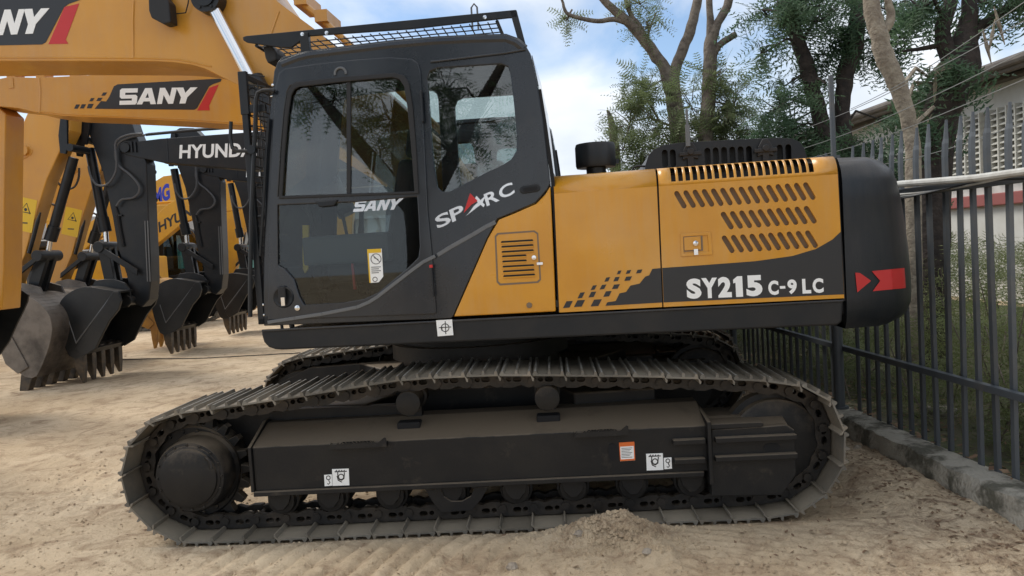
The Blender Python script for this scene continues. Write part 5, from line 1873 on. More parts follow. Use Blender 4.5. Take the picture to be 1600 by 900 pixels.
Z += bump_(.50, 4.64, .25, .09, .085)
# bank rises to meet the kerb foot and the verge behind the fence
Z = np.where(X > 3.3, Z * .3 + .06, Z)
gm = MB()
nx, ny = len(gxs), len(gys)
me = bpy.data.meshes.new('ground')
vs = np.stack([X.ravel(), Y.ravel(), Z.ravel()], 1)
idx = np.arange(nx * ny).reshape(ny, nx)
fc = np.stack([idx[:-1, :-1].ravel(), idx[:-1, 1:].ravel(), idx[1:, 1:].ravel(), idx[1:, :-1].ravel()], 1)
me.vertices.add(len(vs)); me.vertices.foreach_set('co', vs.ravel())
me.loops.add(fc.size); me.loops.foreach_set('vertex_index', fc.ravel())
me.polygons.add(len(fc)); me.polygons.foreach_set('loop_start', np.arange(0, fc.size, 4))
me.update(); me.validate()
me.polygons.foreach_set('use_smooth', [True] * len(fc))
def ground_mat():
    mt = bpy.data.materials.new('sand'); mt.use_nodes = True
    t = mt.node_tree; b = t.nodes['Principled BSDF']; n, l = t.nodes.new, t.links.new
    b.inputs['Roughness'].default_value = 0.95
    b.inputs['Specular IOR Level'].default_value = 0.15
    co = n('ShaderNodeTexCoord')
    def nz(sc, det, ro=.6, dist=0):
        k = n('ShaderNodeTexNoise'); k.inputs['Scale'].default_value = sc; k.inputs['Detail'].default_value = det
        k.inputs['Roughness'].default_value = ro; k.inputs['Distortion'].default_value = dist
        l(co.outputs['Object'], k.inputs['Vector']); return k
    def ramp(src, p0, p1, c0, c1):
        k = n('ShaderNodeValToRGB'); k.color_ramp.elements[0].position = p0; k.color_ramp.elements[1].position = p1
        k.color_ramp.elements[0].color = (*c0, 1); k.color_ramp.elements[1].color = (*c1, 1); l(src, k.inputs[0]); return k
    def mix(f, a, b_, typ='MIX'):
        k = n('ShaderNodeMix'); k.data_type = 'RGBA'; k.blend_type = typ
        if isinstance(f, float): k.inputs['Factor'].default_value = f
        else: l(f, k.inputs['Factor'])
        l(a, k.inputs['A'])
        if isinstance(b_, tuple): k.inputs['B'].default_value = (*b_, 1)
        else: l(b_, k.inputs['B'])
        return k.outputs['Result']
    base = ramp(nz(.55, 7, .6, .4).outputs['Fac'], .34, .66, (.50, .375, .24), (.72, .575, .40))
    pat = ramp(nz(3.2, 10, .78, .8).outputs['Fac'], .48, .66, (0, 0, 0), (1, 1, 1))
    c = mix(pat.outputs[0], base.outputs[0], (.34, .235, .15))
    wet = ramp(nz(1.3, 6, .65, 1.0).outputs['Fac'], .60, .72, (0, 0, 0), (.75, .75, .75))
    c = mix(wet.outputs[0], c, (.27, .175, .115))
    speck = ramp(nz(46, 4, .7).outputs['Fac'], .62, .72, (0, 0, 0), (.8, .8, .8))
    c = mix(speck.outputs[0], c, (.20, .13, .085))
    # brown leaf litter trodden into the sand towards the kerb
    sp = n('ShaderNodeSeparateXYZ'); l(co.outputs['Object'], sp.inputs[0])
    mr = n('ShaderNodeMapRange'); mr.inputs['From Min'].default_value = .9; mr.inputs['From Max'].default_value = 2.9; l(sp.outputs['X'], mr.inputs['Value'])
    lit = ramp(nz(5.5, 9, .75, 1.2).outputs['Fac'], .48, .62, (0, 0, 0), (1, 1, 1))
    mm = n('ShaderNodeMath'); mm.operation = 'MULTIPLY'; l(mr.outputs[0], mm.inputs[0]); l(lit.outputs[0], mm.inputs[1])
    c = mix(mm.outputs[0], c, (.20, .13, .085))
    lite = ramp(nz(30, 4, .7).outputs['Fac'], .66, .72, (0, 0, 0), (.6, .6, .6))
    c = mix(lite.outputs[0], c, (.72, .62, .48))
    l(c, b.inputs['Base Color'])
    bp = n('ShaderNodeBump'); bp.inputs['Strength'].default_value = 1.0; bp.inputs['Distance'].default_value = .02
    l(nz(26, 8, .72).outputs['Fac'], bp.inputs['Height'])
    l(bp.outputs[0], b.inputs['Normal'])
    M['sand'] = mt
ground_mat()
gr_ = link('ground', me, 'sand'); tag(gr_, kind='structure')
def gz(x, y):
    i = int(np.clip(np.searchsorted(gxs, x), 1, nx - 1)); j = int(np.clip(np.searchsorted(gys, y), 1, ny - 1))
    return float(Z[j, i])

# loose clods and stones, scattered where the sand is churned (uncountable) 
def debris(name, n, fn, size, m_, seed, flat=.6):
    r_ = random.Random(seed); g = MB()
    for _ in range(n):
        x, y = fn(r_)
        s_ = size * (r_.random() ** 2.2 + .18)
        z = gz(x, y)
        k = 5; a0 = r_.random() * 6.28
        top = [(x + s_ * .45 * math.cos(a0 + i * 1.257) * r_.uniform(.6, 1), y + s_ * .45 * math.sin(a0 + i * 1.257) * r_.uniform(.6, 1), z + s_ * flat * r_.uniform(.5, 1)) for i in range(k)]
        bot = [(x + s_ * math.cos(a0 + i * 1.257) * r_.uniform(.7, 1), y + s_ * math.sin(a0 + i * 1.257) * r_.uniform(.7, 1), z - s_ * .3) for i in range(k)]
        g.add(bot + top, [tuple(range(k, 2 * k))] + [(i, (i + 1) % k, (i + 1) % k + k, i + k) for i in range(k)])
    o = mk(name, g, m_); tag(o, kind='stuff'); return o
o = debris('loose_soil', 11000, lambda r_: (r_.uniform(-4.2, 3.0), 3.7 + 6.5 * r_.random() ** 2.2), .017, 'sand', 4)
tag(o, 'small clods of loose soil scattered over the sand', 'loose soil')
o = debris('loose_soil', 1500, lambda r_: (r_.gauss(.52, .22), r_.gauss(4.42, .14)), .022, 'sand', 5)
tag(o, 'crumbly clods heaped on the mound against the track', 'loose soil')
for k, (px, py, s_) in enumerate(((800, 886, .035), (905, 846, .03), (500 + 512, 872, .03), (1270, 775, .03), (1340, 700, .04))):
    p = G(px, py); g = MB(); r_ = random.Random(k)
    g.lathe((p.x, p.y, gz(p.x, p.y) - .3 * s_), 'z', [(0, s_ * .9), (s_ * .35, s_), (s_ * .8, s_ * .6), (s_ * .95, .01)], 7)
    g.v = [(x + r_.uniform(-.2, .2) * s_, y + r_.uniform(-.2, .2) * s_, z) for x, y, z in g.v]
    o = mk('stone', g, 'stone')
    tag(o, ['pale flat stone in the sand below the middle of the track', 'small stone on the soil mound', 'small stone on the trail of soil right of the mound', 'small stone near the right end of the track', 'pale stone at the foot of the kerb'][k], 'stone', 'stones on the sand')
# dry leaves by the kerb
g = MB(); r_ = random.Random(11)
for _ in range(900):
    if r_.random() < .55: x, y = 2.75 - abs(r_.gauss(0, .35)), r_.uniform(3.9, 7.5)
    elif r_.random() < .5: x, y = r_.uniform(1.2, 2.8), r_.uniform(3.7, 5.5)
    else: x, y = r_.uniform(-4.5, 2.5), r_.uniform(3.8, 9.5)
    z = gz(x, y) + .006; s_ = r_.uniform(.008, .026); a = r_.random() * 6.28
    u = Vector((math.cos(a), math.sin(a), r_.uniform(-.3, .3))) * s_; w = Vector((-math.sin(a), math.cos(a), r_.uniform(-.4, .4))) * s_ * .4
    p = Vector((x, y, z)); g.add([p - u, p + w, p + u, p - w], [(0, 1, 2, 3)])
o = mk('dry_leaves', g, 'dry_leaf'); tag(o, 'dry brown leaves and twigs scattered on the sand by the kerb', 'dry leaves', kind='stuff')
# wire lying across the yard
pp = [G(px, py) for px, py in ((20, 552 + 22), (120, 566), (190, 564), (240, 562), (300, 561), (360, 559), (420, 556), (470, 553))]
pp = smooth_loop([tuple(p) for p in pp], 6, closed=False)
g = MB(); g.tube([(x, y, gz(x, y) + .02) for x, y, z in pp], .010, 5)
o = mk('wire', g, 'cable_black'); tag(o, 'thin black wire lying across the sand left of the foreground tracks', 'wire')

# ================================================================== fence, kerb, pipe
FX = lambda y: 3.10 - .0325 * y
fa = math.atan(.0325)
fdir = Vector((-.0325, 1, 0)).normalized(); fper = Vector((1, .0325, 0)).normalized()
def along(y, off=0, z=0):
    p = Vector((FX(y), y, z)) + fper * off
    return p
def fbox(g, y0, y1, o0, o1, z0, z1):
    c = [along(y0, o0), along(y0, o1), along(y1, o1), along(y1, o0)]
    g.add([(p.x, p.y, z0) for p in c] + [(p.x, p.y, z1) for p in c], [(0, 3, 2, 1), (4, 5, 6, 7), (0, 1, 5, 4), (1, 2, 6, 5), (2, 3, 7, 6), (3, 0, 4, 7)])
KT = .15
g = MB()
r_ = random.Random(5)
ys_ = list(np.arange(1.5, 26, .09))
vs, fs = [], []
for y in ys_:
    jit = lambda a: r_.gauss(0, a)
    for off, z in ((-.205, -.15), (-.195 + jit(.006), KT * .5), (-.18 + jit(.008), KT - .01 + jit(.006)), (-.15, KT + jit(.005)), (.02, KT + jit(.005)), (.07, KT - .02), (.08, -.1)):
        p = along(y, off, z); vs.append(tuple(p))
for i in range(len(ys_) - 1):
    for j in range(6):
        a = i * 7 + j; fs.append((a, a + 1, a + 8, a + 7))
g.add(vs, fs)
kb = mk('kerb', g, 'concrete', smooth=True); kb.data.set_sharp_from_angle(angle=R(45)); tag(kb, kind='structure')

g = MB()
vs, fs = [], []
for i, y in enumerate(np.arange(1, 40, .5)):
    for off, z in ((.075, .10), (.5, .09), (1.5, .12), (4, .14), (6.2, .14)):
        p = along(y, off, z + (r_.gauss(0, .015) if off > .1 else 0)); vs.append(tuple(p))
n_ = len(vs) // 5
for i in range(n_ - 1):
    for j in range(4):
        a = i * 5 + j; fs.append((a, a + 1, a + 6, a + 5))
g.add(vs, fs); vg = mk('verge', g, 'verge_soil', smooth=True); tag(vg, kind='structure')
fence = empty('palisade_fence', tuple(along(6.7)), 0)
tag(fence, 'grey steel palisade fence with pointed pales running back along the kerb on the right', 'fence')
finv = Matrix.Translation(-fence.location)
def fmk(name, g, m_, par=None, **k):
    o = mk(name, g, m_, par or fence, **k)
    if par is None: o.location = (-fence.location.x, -fence.location.y, -fence.location.z)
    return o
pg = MB()   # pale profile: W section, built once at origin
def pale_mesh():
    g = MB()
    w, dpt = .034, .014
    sec = [(-w, dpt), (-w * .45, 0), (w * .45, 0), (w, dpt), (w * .8, dpt + .005), (w * .4, .006), (-w * .4, .006), (-w * .8, dpt + .005)]
    # x = across (local), y = depth ; heights
    zs = [(.0, 1, 0, 0), (2.05, 1, 0, 0), (2.14, 1.0, -.008, 0), (2.17, .75, -.018, 0), (2.30, .05, -.035, 0)]
    vs = []
    for z, sc, lean_, _ in zs:
        for a, b_ in sec: vs.append((b_ - dpt / 2 + lean_ * -.6, a * sc, z))
    fs = []
    n = len(sec)
    for i in range(len(zs) - 1):
        for j in range(n): fs.append((i * n + j, i * n + (j + 1) % n, (i + 1) * n + (j + 1) % n, (i + 1) * n + j))
    fs.append(tuple(range(n - 1, -1, -1))); fs.append(tuple(range((len(zs) - 1) * n, len(zs) * n)))
    g.add(vs, fs); return g.mesh('pale')
pme = pale_mesh(); pme.materials.append(M['fence_paint'])
y = 3.95; cnt = 0
posts_y = [3.55, 6.72, 9.6, 12.5, 15.4, 18.3]
while cnt < 92:
    if min(abs(y - q) for q in posts_y) > .07:
        o = bpy.data.objects.new('pale', pme); COL.objects.link(o); o.parent = fence
        p = along(y, .035, .12) - fence.location
        o.location = p; o.rotation_euler = (rnd.gauss(0, .004), rnd.gauss(0, .004), fa + rnd.gauss(0, .05))
        cnt += 1
    y += .162
yend = y
for z0, z1 in ((.655, .70), (1.93, 1.99)):
    g = MB()
    fbox(g, 2.0, yend, -.03, .02, z0, z1)
    fmk('rail', g, 'fence_paint', bevel=.004)
for q in posts_y:
    g = MB(); p = along(q, -.05, 0)
    g.cyl((p.x, p.y, 0), 'z', KT - .03, 2.34, .045, 20)
    g.cyl((p.x, p.y, 0), 'z', KT - .02, KT + .012, .075, 16)
    if abs(q - 6.72) < .1:
        g.box(p.x - .09, p.x + .06, p.y - .06, p.y + .06, 2.33, 2.36)
        g.cyl((p.x + .03, p.y, 0), 'z', 2.35, 3.05, .022, 10)
    fmk('post', g, 'fence_paint', smooth=True)
# white conduit and cables tied along the top rail
g = MB()
pts_ = []
for i in range(40):
    y = 2.2 + i * .42
    pts_.append(tuple(along(y, -.075, 2.0 + .018 * math.sin(y * 1.3) - .01 * math.sin(y * 3))))
g.tube(pts_, .024, 10)
o = mk('conduit', g, 'pipe_white', smooth=True); tag(o, 'white plastic conduit tied along the top rail of the steel fence', 'conduit')
for k in range(3):
    g = MB(); pts_ = []
    for i in range(90):
        y = 2.2 + i * .19
        pts_.append(tuple(along(y, -.06 + .02 * math.sin(y * 4 + k), 1.965 - .012 * k + .022 * math.sin(y * (2.1 + k * .7) + k * 2))))
    g.tube(pts_, .006 + .002 * (k == 0), 5)
    o = mk('cable', g, ['pipe_white', 'cable_grey', 'cable_black'][k], smooth=True)
    tag(o, ['thin white cable running just under the white conduit on the fence', 'thin grey cable looped along the top rail of the fence', 'thin black cable looped along the top rail of the fence'][k], 'cable', 'cables on the fence')
# electric strands above the fence
for k, (pa_, pb_) in enumerate((((1260, 200), (1605, 30)), ((1255, 232), (1605, 78)), ((1262, 248), (1605, 122)), ((1330, 170), (1605, 0)), ((1340, 262), (1605, 190)))):
    a, b_ = W(pa_[0], pa_[1], 9.5 - k * .3), W(pb_[0], pb_[1], 4.6)
    # run behind the fence plane, parallel strands
    g = MB(); g.tube([tuple(a.lerp(b_, t / 6) - Vector((0, 0, .05 * math.sin(math.pi * t / 6)))) for t in range(7)], .0035, 4)
    o = mk('strand', g, 'cable_grey')
    tag(o, ['second wire from the top, crossing in front of the pale trunk', 'third wire from the top, crossing below the fork of the dark trunk', 'fourth wire from the top, ending beside the eave of the white building',
            'topmost wire, passing in front of the big dark limb', 'lowest wire, sagging just above the fence points'][k], 'overhead wire', 'wires above the fence')

# ================================================================== building behind the fence
BX = 9.6
def bwall(y): return BX - .0325 * y
bd = empty('building', (BX, 14, 0), fa)
tag(bd, 'white building with louvred block screens, brown eave and a red band behind the fence', 'building')
def bmk(name, g, m_, par=None, **k): return mk(name, g, m_, par or bd, **k)
zt_ = W(1600, 125, (BX - .0325 * 12) * 1200 / 785)
yb0, yb1 = -13, 16
g = MB()
g.box(.25, 6, yb0, yb1, 0, 4.35)
bw = bmk('wall', g, 'wall_white')
g = MB()
g.prism_z([(-.0, yb0), (6.2, yb0), (6.2, yb1), (0, yb1)], 4.35, 4.42)
g.prism([(-.45, 4.36), (-.5, 4.50), (-.42, 4.62), (3.2, 5.7), (6.6, 4.6), (6.6, 4.42), (3.2, 5.5), (-.3, 4.36)], yb0 - .4, yb1 + .4)
bmk('roof', g, 'roof_brown')
g = MB(); g.tube([(-.50, yb0 - .4, 4.50), (-.50, yb1 + .4, 4.50)], .085, 10); bmk('gutter', g, 'roof_brown')
g = MB(); g.box(.12, .25, yb0, yb1, 1.98, 2.22); bmk('red_band', g, 'red_band', bw, bevel=.02)
for k in range(16):
    y0 = yb0 + .4 + k * 1.78
    if y0 + 1.6 > yb1: break
    g = MB(); g.box(.23, .249, y0, y0 + 1.5, 2.55, 3.85); w_ = bmk('screen_opening', g, 'dark_void', bw)
    g = MB()
    for i in range(11):
        z = 2.58 + i * .118
        g.add([(.10, y0, z), (.10, y0 + 1.5, z), (.22, y0 + 1.5, z + .055), (.22, y0, z + .055), (.10, y0, z + .02), (.10, y0 + 1.5, z + .02), (.22, y0 + 1.5, z + .08), (.22, y0, z + .08)],
              [(0, 3, 2, 1), (4, 5, 6, 7), (0, 1, 5, 4), (1, 2, 6, 5), (2, 3, 7, 6), (3, 0, 4, 7)])
    for i in range(7): g.box(.08, .23, y0 + i * .245, y0 + i * .245 + .035, 2.53, 3.87)
    bmk('louvre_screen', g, 'louvre', w_)

# far things on the left, behind the machines
ct = empty('shipping_container', (-16.4, 37, 0), 0)
tag(ct, 'teal shipping container far away between the black sticks', 'container')
g = MB()
for k in range(30): g.box(-2 + k * .2, -1.9 + k * .2, -.04, .04, .1, 2.5)
g.box(-2, 4, 0, 2.4, .05, 2.6)
mk('corrugated_body', g, 'teal_paint', ct)
g = MB(); g.box(-2.05, 4.05, -.05, .02, 2.5, 2.65); g.box(-2.05, 4.05, -.05, .02, 0, .12); mk('container_frame', g, 'teal_paint', ct)
wh = empty('warehouse', (-30, 52, 0), 0)
tag(wh, 'low grey warehouse far beyond the row of yellow machines on the left', 'building')
g = MB(); g.box(-22, 24, 0, 8, 0, 4.2); w_ = mk('wall', g, 'grey_wall', wh)
g = MB(); g.prism_x([(-.6, 4.2), (4, 5.8), (8.6, 4.2)], -22.5, 24.5); mk('roof', g, 'roof_brown', wh)
for k in range(7):
    g = MB(); g.box(-20 + k * 6, -17.5 + k * 6, -.04, .02, 1.4, 2.8); mk('window', g, 'glass_dark', w_)

# ================================================================== trees
def tube_path(g, pts, rs, n=8, wob=0, r_=None):
    pts = smooth_loop([tuple(p) + (rr,) for p, rr in zip(pts, rs)], 4, closed=False)
    P_ = [Vector(p[:3]) for p in pts]
    if wob and r_:
        P_ = [p + Vector((r_.gauss(0, wob), r_.gauss(0, wob), r_.gauss(0, wob * .6))) * (0 if i == 0 else 1) for i, p in enumerate(P_)]
    g.tube(P_, [max(p[3], .004) * (r_.uniform(.97, 1.03) if r_ else 1) for p in pts], n)
    return P_

def frond_template(pairs, L_, w, droop):
    """one feathery leaf: rachis with leaflets on both sides (triangles)"""
    v, f = [], []
    for i in range(pairs):
        t = (i + .6) / pairs
        x = L_ * t; z = -droop * t * t
        ll = w * (1 - .45 * abs(t - .4) / .6)
        for s in (-1, 1):
            b = len(v)
            v += [(x - L_ * .022, 0, z), (x + ll * .35, s * ll, z - .10 * ll), (x + L_ * .05, s * ll * .15, z)]
            f.append((b, b + 1, b + 2) if s > 0 else (b, b + 2, b + 1))
    return np.array(v), np.array(f)

def leaves(name, centres, dirs, tmpl, m_, parent, seed, smin=.7, smax=1.25):
    v0, f0 = tmpl
    r_ = np.random.RandomState(seed)
    n = len(centres); k = len(v0)
    C = np.array(centres); D = np.array(dirs, float)
    D /= np.linalg.norm(D, axis=1)[:, None]
    up = r_.normal(0, .55, (n, 3)) + np.array([0, 0, 1.0])
    S = np.cross(up, D); S /= np.linalg.norm(S, axis=1)[:, None]
    U = np.cross(D, S)
    sc = r_.uniform(smin, smax, n)[:, None, None]
    V = (v0[None, :, 0:1] * D[:, None, :] + v0[None, :, 1:2] * S[:, None, :] + v0[None, :, 2:3] * U[:, None, :]) * sc + C[:, None, :]
    V = V.reshape(-1, 3)
    Fc = (f0[None] + (np.arange(n) * k)[:, None, None]).reshape(-1, 3)
    me = bpy.data.meshes.new(name)
    me.vertices.add(len(V)); me.vertices.foreach_set('co', V.ravel())
    me.loops.add(Fc.size); me.loops.foreach_set('vertex_index', Fc.ravel().astype(np.int32))
    me.polygons.add(len(Fc)); me.polygons.foreach_set('loop_start', np.arange(0, Fc.size, 3).astype(np.int32))
    me.update(); me.validate()
    return link(name, me, m_, parent)

TF = frond_template(7, .34, .085, .05)
TD = frond_template(6, .42, .10, .10)
TS = frond_template(4, .12, .05, .02)

def tree(label, base, limbs, clumps, bark, leafm, seed, n_per=10, tmpl=TF, twig=.010, name='tree', group='trees beyond the fence', cat='tree', droop=0.0, spread=1.0):
    """limbs: list of (points, radii) in world space; clumps: (centre, (rx,ry,rz), number of twigs)"""
    r_ = random.Random(seed)
    root = empty(name, tuple(base))
    tag(root, label, cat, group)
    off = Vector(base)
    g = MB(); paths = []
    for pts, rs in limbs:
        P_ = tube_path(g, [Vector(p) - off for p in pts], rs, 12, .05 * min(rs[len(rs) // 2], .1), r_)
        paths += P_
    tk = mk('trunk', g, bark, root, smooth=True)
    tw = MB(); cs, ds = [], []
    for c, rad, n in clumps:
        c = Vector(c) - off
        # anchor: nearest limb point a little below the clump
        anc = min(paths, key=lambda p: (p - c - Vector((0, 0, -.4 * rad[2]))).length)
        mid = anc.lerp(c, .5) + Vector((r_.gauss(0, .1), r_.gauss(0, .1), .15))
        tw.tube([anc, mid, c], [twig * 2.6, twig * 1.8, twig * 1.2], 5)
        for _ in range(n):
            # direction on a sphere, radius biased to the shell, noise makes gaps
            while True:
                d = Vector((r_.gauss(0, 1), r_.gauss(0, 1), r_.gauss(0, 1))).normalized()
                q = Vector((d.x * rad[0], d.y * rad[1], d.z * rad[2])) * (r_.random() ** .45)
                if noise.noise((c + q) * 1.7 + Vector((seed, 0, 0))) > -.16 or r_.random() < .12: break
            e = c + q
            s_ = c + q * r_.uniform(.0, .35)
            m_ = s_.lerp(e, .55) + Vector((r_.gauss(0, .05), r_.gauss(0, .05), .05 + r_.gauss(0, .04)))
            tw.tube([s_, m_, e], [twig, twig * .7, twig * .35], 4, cap=False)
            dr = (e - m_).normalized()
            for k in range(n_per):
                t = r_.uniform(.25, 1.0)
                p = m_.lerp(e, (t - .25) / .75) if t > .3 else s_.lerp(m_, t * 2)
                dd = dr * .8 + Vector((r_.gauss(0, .7), r_.gauss(0, .7), r_.gauss(0, .45) - droop)) * spread
                cs.append(tuple(p)); ds.append(tuple(dd))
    if clumps:
        mk('twigs', tw, bark, root)
        leaves('crown', cs, ds, tmpl, leafm, root, seed)
    return root

def WL(l, d): return [W(x, y, d) for x, y in l]
def dpt(l): return [W(x, y, d) for x, y, d in l]
px2m = lambda px, d: px * d / 1200

# tree A : bare forked limbs, feathery young growth round its lower trunk
d = 13.5
base = W(1062, 470, d); base.z = 0
limbs = [([base, W(1063, 300, d), W(1062, 235, d), W(1055, 170, d), W(1047, 130, d), W(1035, 100, d), W(1008, 65, d), W(985, 38, d), W(955, 12, d), W(935, -10, d), W(905, -50, d)], [.17, .16, .15, .14, .13, .10, .095, .085, .07, .06, .04]),
         ([W(1055, 165, d), W(1053, 120, d), W(1064, 85, d), W(1078, 50, d), W(1088, 10, d), W(1098, -40, d), W(1110, -90, d)], [.12, .10, .095, .09, .08, .065, .05]),
         ([W(1008, 65, d), W(1002, 45, d), W(985, 22, d), W(975, -10, d)], [.05, .045, .04, .03]),
         ([W(985, 38, d), W(960, 30, d), W(935, 33, d), W(905, 28, d), W(885, 20, d), W(878, 0, d), W(868, -20, d)], [.05, .045, .04, .035, .03, .022, .015]),
         ([W(1040, 100, d), W(1020, 95, d), W(1012, 60, d), W(1025, 20, d)], [.03, .025, .02, .012])]
cl = [(W(1010, 140, d), (.55, .5, .45), 20), (W(985, 190, d), (.5, .6, .6), 24), (W(1035, 200, d - .5), (.7, .6, .8), 30), (W(975, 235, d), (.45, .5, .5), 20),
      (W(1080, 165, d - .8), (.55, .5, .55), 16), (W(1015, 40, d), (.35, .4, .25), 8), (W(1000, 255, d), (.6, .6, .4), 30),
      (W(885, 30, d), (.2, .2, .15), 5), (W(1000, 5, d), (.5, .4, .25), 9)]
tree('bare forked tree with feathery leaves around its lower trunk, above the black engine cover', base, limbs, cl, 'bark_grey', 'leaf_olive', 21, n_per=8)
# tree B : straight trunk beside it with a broken stub
d = 12.5
base = W(1108, 470, d); base.z = 0
limbs = [([base, W(1104, 300, d), W(1103, 220, d), W(1107, 150, d), W(1109, 100, d), W(1112, 60, d), W(1122, 35, d), W(1136, 10, d), W(1146, -30, d)], [.13, .13, .12, .115, .11, .10, .07, .07, .06]),
         ([W(1110, 90, d), W(1110, 40, d), W(1108, 0, d), W(1107, -40, d)], [.09, .06, .05, .04]),
         ([W(1110, 95, d), W(1120, 75, d), W(1132, 64, d), W(1149, 54, d)], [.08, .06, .055, .05])]
cl = [(W(1125, 120, d), (.4, .4, .35), 16), (W(1145, 165, d), (.45, .5, .55), 26), (W(1130, 200, d), (.5, .5, .5), 28), (W(1155, 225, d), (.35, .4, .35), 16), (W(1090, 225, d), (.4, .4, .4), 16)]
tree('slim tree with a broken stub, right of the bare forked tree', base, limbs, cl, 'bark_grey', 'leaf_olive', 22, n_per=8)
# broken dead stump left of tree A
d = 14
base = W(962, 400, d); base.z = 0
tree('short broken dead trunk left of the feathery tree', base, [([base, W(962, 260, d), W(960, 225, d), W(955, 190, d), W(949, 172, d)], [.10, .09, .08, .06, .02])], [], 'bark_grey', 'leaf_olive', 23)
# tree C : dense dark evergreen with leaning trunk
d = 11.5
base = W(1300, 420, d); base.z = 0
limbs = [([base, W(1292, 260, d), W(1280, 180, d), W(1272, 150, d), W(1262, 110, d), W(1252, 80, d), W(1243, 50, d), W(1238, 20, d), W(1233, -30, d), W(1225, -120, d)], [.14, .13, .115, .115, .11, .105, .10, .09, .085, .07]),
         ([W(1330, 330, d), W(1318, 200, d), W(1316, 160, d), W(1322, 110, d), W(1335, 70, d), W(1340, 20, d), W(1345, -60, d)], [.12, .11, .11, .125, .135, .11, .08])]
cl = []
r0 = random.Random(77)
for (px, py, rx, rz, n) in ((1205, 30, .55, .35, 30), (1190, 85, .35, .3, 14), (1215, 10, .5, .3, 24), (1225, 135, .45, .3, 24), (1215, 170, .55, .3, 30), (1240, 190, .5, .3, 26), (1205, 215, .4, .22, 18), (1230, 230, .6, .25, 26),
                            (1285, 30, .5, .5, 44), (1300, 85, .45, .35, 30), (1340, 50, .5, .45, 36), (1350, 95, .4, .3, 18), (1290, 130, .25, .2, 7), (1270, 235, .7, .35, 44), (1310, 232, .7, .3, 36), (1350, 255, .7, .35, 34),
                            (1395, 240, .5, .3, 20), (1370, 185, .4, .2, 8), (1330, 290, 1.0, .5, 50), (1390, 300, .6, .4, 22), (1260, 270, .8, .4, 40), (1310, -20, 1.0, .4, 60), (1230, -40, .8, .3, 30), (1420, 60, .5, .3, 22), (1400, 20, .6, .35, 34)):
    cl.append((W(px, py, d + r0.uniform(-.5, .7)), (rx, .6, rz), int(n * (.42 if py < 260 else .55))))
tree('dense dark green tree with a leaning dark trunk, behind the black counterweight', base, limbs, cl, 'bark_dark', 'leaf_dark', 24, n_per=11, tmpl=TD, droop=.35)
# tree D : pale bare trunk right behind the fence
d = 7.2
base = W(1428, 640, d); base.z = 0
limbs = [([base, W(1428, 480, d), W(1427, 330, d), W(1427, 240, d), W(1420, 190, d), W(1405, 140, d), W(1385, 95, d), W(1372, 50, d), W(1362, 10, d), W(1350, -50, d)], [.085, .08, .075, .07, .07, .08, .085, .08, .075, .06]),
         ([W(1372, 60, d), W(1392, 30, d), W(1385, -10, d)], [.045, .04, .03])]
cl = [(W(1440, 190, d + .5), (.25, .25, .2), 12), (W(1450, 120, d + .6), (.3, .3, .2), 12), (W(1475, 130, d + .8), (.3, .3, .2), 12)]
tree('pale rough-barked trunk rising behind the fence, leaning left at the top', base, limbs, cl, 'bark_pale', 'leaf_dark', 25, n_per=6, tmpl=TD, droop=.3)
# tree E : thick dark trunk with limbs reaching over the wall
d = 7.9
base = W(1455, 640, d); base.z = 0
limbs = [([base, W(1456, 450, d), W(1456, 330, d), W(1460, 240, d), W(1470, 180, d), W(1487, 135, d), W(1500, 100, d), W(1508, 60, d), W(1515, 20, d), W(1518, -50, d)], [.17, .17, .18, .18, .18, .18, .19, .11, .08, .06]),
         ([W(1500, 115, d), W(1482, 85, d), W(1472, 50, d), W(1482, 15, d), W(1492, -30, d)], [.12, .09, .075, .07, .06]),
         ([W(1505, 85, d), W(1525, 48, d), W(1548, 30, d), W(1575, 12, d), W(1610, 0, d), W(1660, -20, d)], [.09, .06, .05, .045, .04, .03]),
         ([W(1470, 70, d), W(1440, 76, d), W(1410, 80, d)], [.03, .022, .012])]
cl = [(W(1590, 10, d), (.3, .3, .15), 10), (W(1440, 10, d), (.3, .4, .2), 14), (W(1535, 5, d), (.3, .3, .12), 8)]
tree('thick dark trunk with heavy limbs in front of the white building', base, limbs, cl, 'bark_dark', 'leaf_dark', 26, n_per=6, tmpl=TD, droop=.3)

# hanging dry pods and vine stems
g = MB()
for (x0, y0, x1, y1, w) in ((1553, 10, 1570, 70, .02), (1555, 30, 1545, 82, .018), (1535, 45, 1549, 100, .02), (1462, 110, 1460, 160, .02)):
    a, b_ = W(x0, y0, 7.6), W(x1, y1, 7.6)
    g.tube([a, a.lerp(b_, .5), b_], [.006, w, .004], 6)
o = mk('hanging_pods', g, 'bark_pale'); tag(o, 'long dry pods hanging from the dark limb at the upper right', 'seed pods', kind='stuff')

# trees and yard behind the photographer (they show in the glass and the paint)
def back_tree(x, y, seed, label, h=6.5):
    base = Vector((x, y, 0)); r_ = random.Random(seed)
    limbs = [([base, base + Vector((.1, 0, h * .35)), base + Vector((-.1, .1, h * .6)), base + Vector((.4, 0, h))], [.28, .24, .2, .06]),
             ([base + Vector((.1, 0, h * .35)), base + Vector((1.2, .2, h * .6)), base + Vector((2.2, 0, h * .85))], [.18, .13, .05]),
             ([base + Vector((0, 0, h * .4)), base + Vector((-1.2, .1, h * .65)), base + Vector((-2.0, 0, h * .8))], [.18, .12, .05])]
    cl = []
    for k in range(12):
        a = r_.random() * 6.28; rr = r_.uniform(.6, 2.6)
        cl.append((base + Vector((rr * math.cos(a), rr * math.sin(a) * .7, h * r_.uniform(.55, 1.0))), (.9, .8, .6), 26))
    tree(label, base, limbs, cl, 'bark_dark', 'leaf_dark', seed, n_per=7, tmpl=TD, group='trees behind the photographer')
back_tree(-3.8, -4.5, 31, 'broad tree behind the photographer, left one of two')
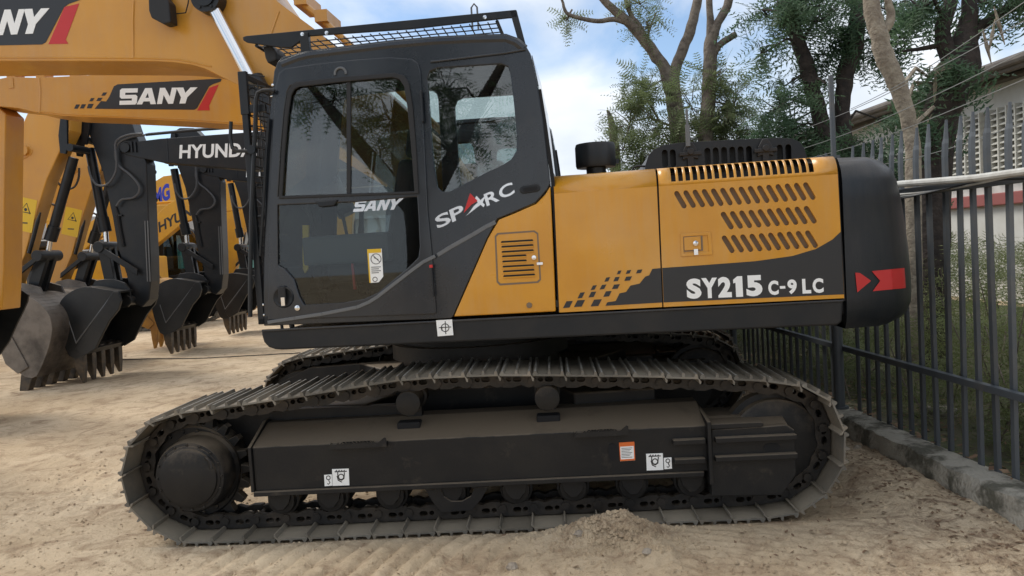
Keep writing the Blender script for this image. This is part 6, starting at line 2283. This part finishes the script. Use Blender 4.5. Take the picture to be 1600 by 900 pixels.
back_tree(3.2, -5.5, 32, 'broad tree behind the photographer, right one of two', 7.2)

# ================================================================== hedge and undergrowth behind the fence
r_ = random.Random(41)
cs, ds = [], []
for _ in range(60000):
    y = 3.2 + 20 * r_.random() ** 1.5
    off = .35 + 3.4 * r_.random() ** 1.2
    top = .35 + .75 * min(1, max(0, off - .25)) + .28 * noise.noise(Vector((y * .8, off * 1.2, 3)))
    if off > 1.2: top += .28
    z = .05 + (top) * r_.random() ** .55
    if noise.noise(Vector((y * 1.7, off * 1.7, z * 2.2))) < -.22: continue
    p = along(y, off, z)
    cs.append(tuple(p)); ds.append((r_.gauss(0, 1), r_.gauss(0, 1), r_.gauss(.3, .7)))
o = leaves('undergrowth', cs, ds, frond_template(4, .17, .06, .02), 'leaf_shrub', None, 5, .5, 1.2)
tag(o, 'tangled green shrubs and weeds filling the strip behind the steel fence', 'undergrowth', kind='stuff')
g = MB()
for _ in range(260):
    y = 3.2 + 14 * r_.random(); off = r_.uniform(.3, 2.6)
    p = along(y, off, .05); q = p + Vector((r_.gauss(0, .25), r_.gauss(0, .25), r_.uniform(.4, 1.3)))
    m_ = p.lerp(q, .5) + Vector((r_.gauss(0, .08), r_.gauss(0, .08), 0))
    g.tube([p, m_, q], [.010, .007, .003], 4, cap=False)
o = mk('bush_stems', g, 'bark_grey'); tag(o, 'thin woody stems rising among the shrubs behind the fence', 'stems', kind='stuff')
# verge with leaf litter and low weeds
g = MB()
for _ in range(4200):
    y = 3.4 + 16 * r_.random() ** 1.4; off = -.02 + 1.2 * r_.random()
    z = .085 + .03 * r_.random() + (KT - .08 if off < .08 else 0)
    s_ = r_.uniform(.012, .04); a = r_.random() * 6.28
    p = along(y, off, z); u = Vector((math.cos(a), math.sin(a), r_.uniform(-.4, .4))) * s_; w = Vector((-math.sin(a), math.cos(a), r_.uniform(-.5, .5))) * s_ * .45
    g.add([p - u, p + w, p + u, p - w], [(0, 1, 2, 3)])
o = mk('leaf_litter', g, 'dry_leaf'); tag(o, 'brown leaf litter along the foot of the steel fence', 'leaf litter', kind='stuff')
cs, ds = [], []
for _ in range(3200):
    y = 3.4 + 16 * r_.random() ** 1.3; off = .06 + .9 * r_.random()
    p = along(y, off, .08); cs.append(tuple(p)); ds.append((r_.gauss(0, .6), r_.gauss(0, .6), 1))
o = leaves('weeds', cs, ds, frond_template(3, .10, .03, .02), 'leaf_shrub', None, 6, .5, 1.3)
tag(o, 'low green weeds along the foot of the steel fence', 'weeds', kind='stuff')
# pale block lying behind the fence
p = W(1472, 645, 6.3)
g = MB(); g.box(p.x - .10, p.x + .14, p.y, p.y + .2, .05, p.z + .03)
o = mk('concrete_block', g, 'concrete', bevel=.02); tag(o, 'pale concrete block lying in the weeds behind the fence', 'concrete block')
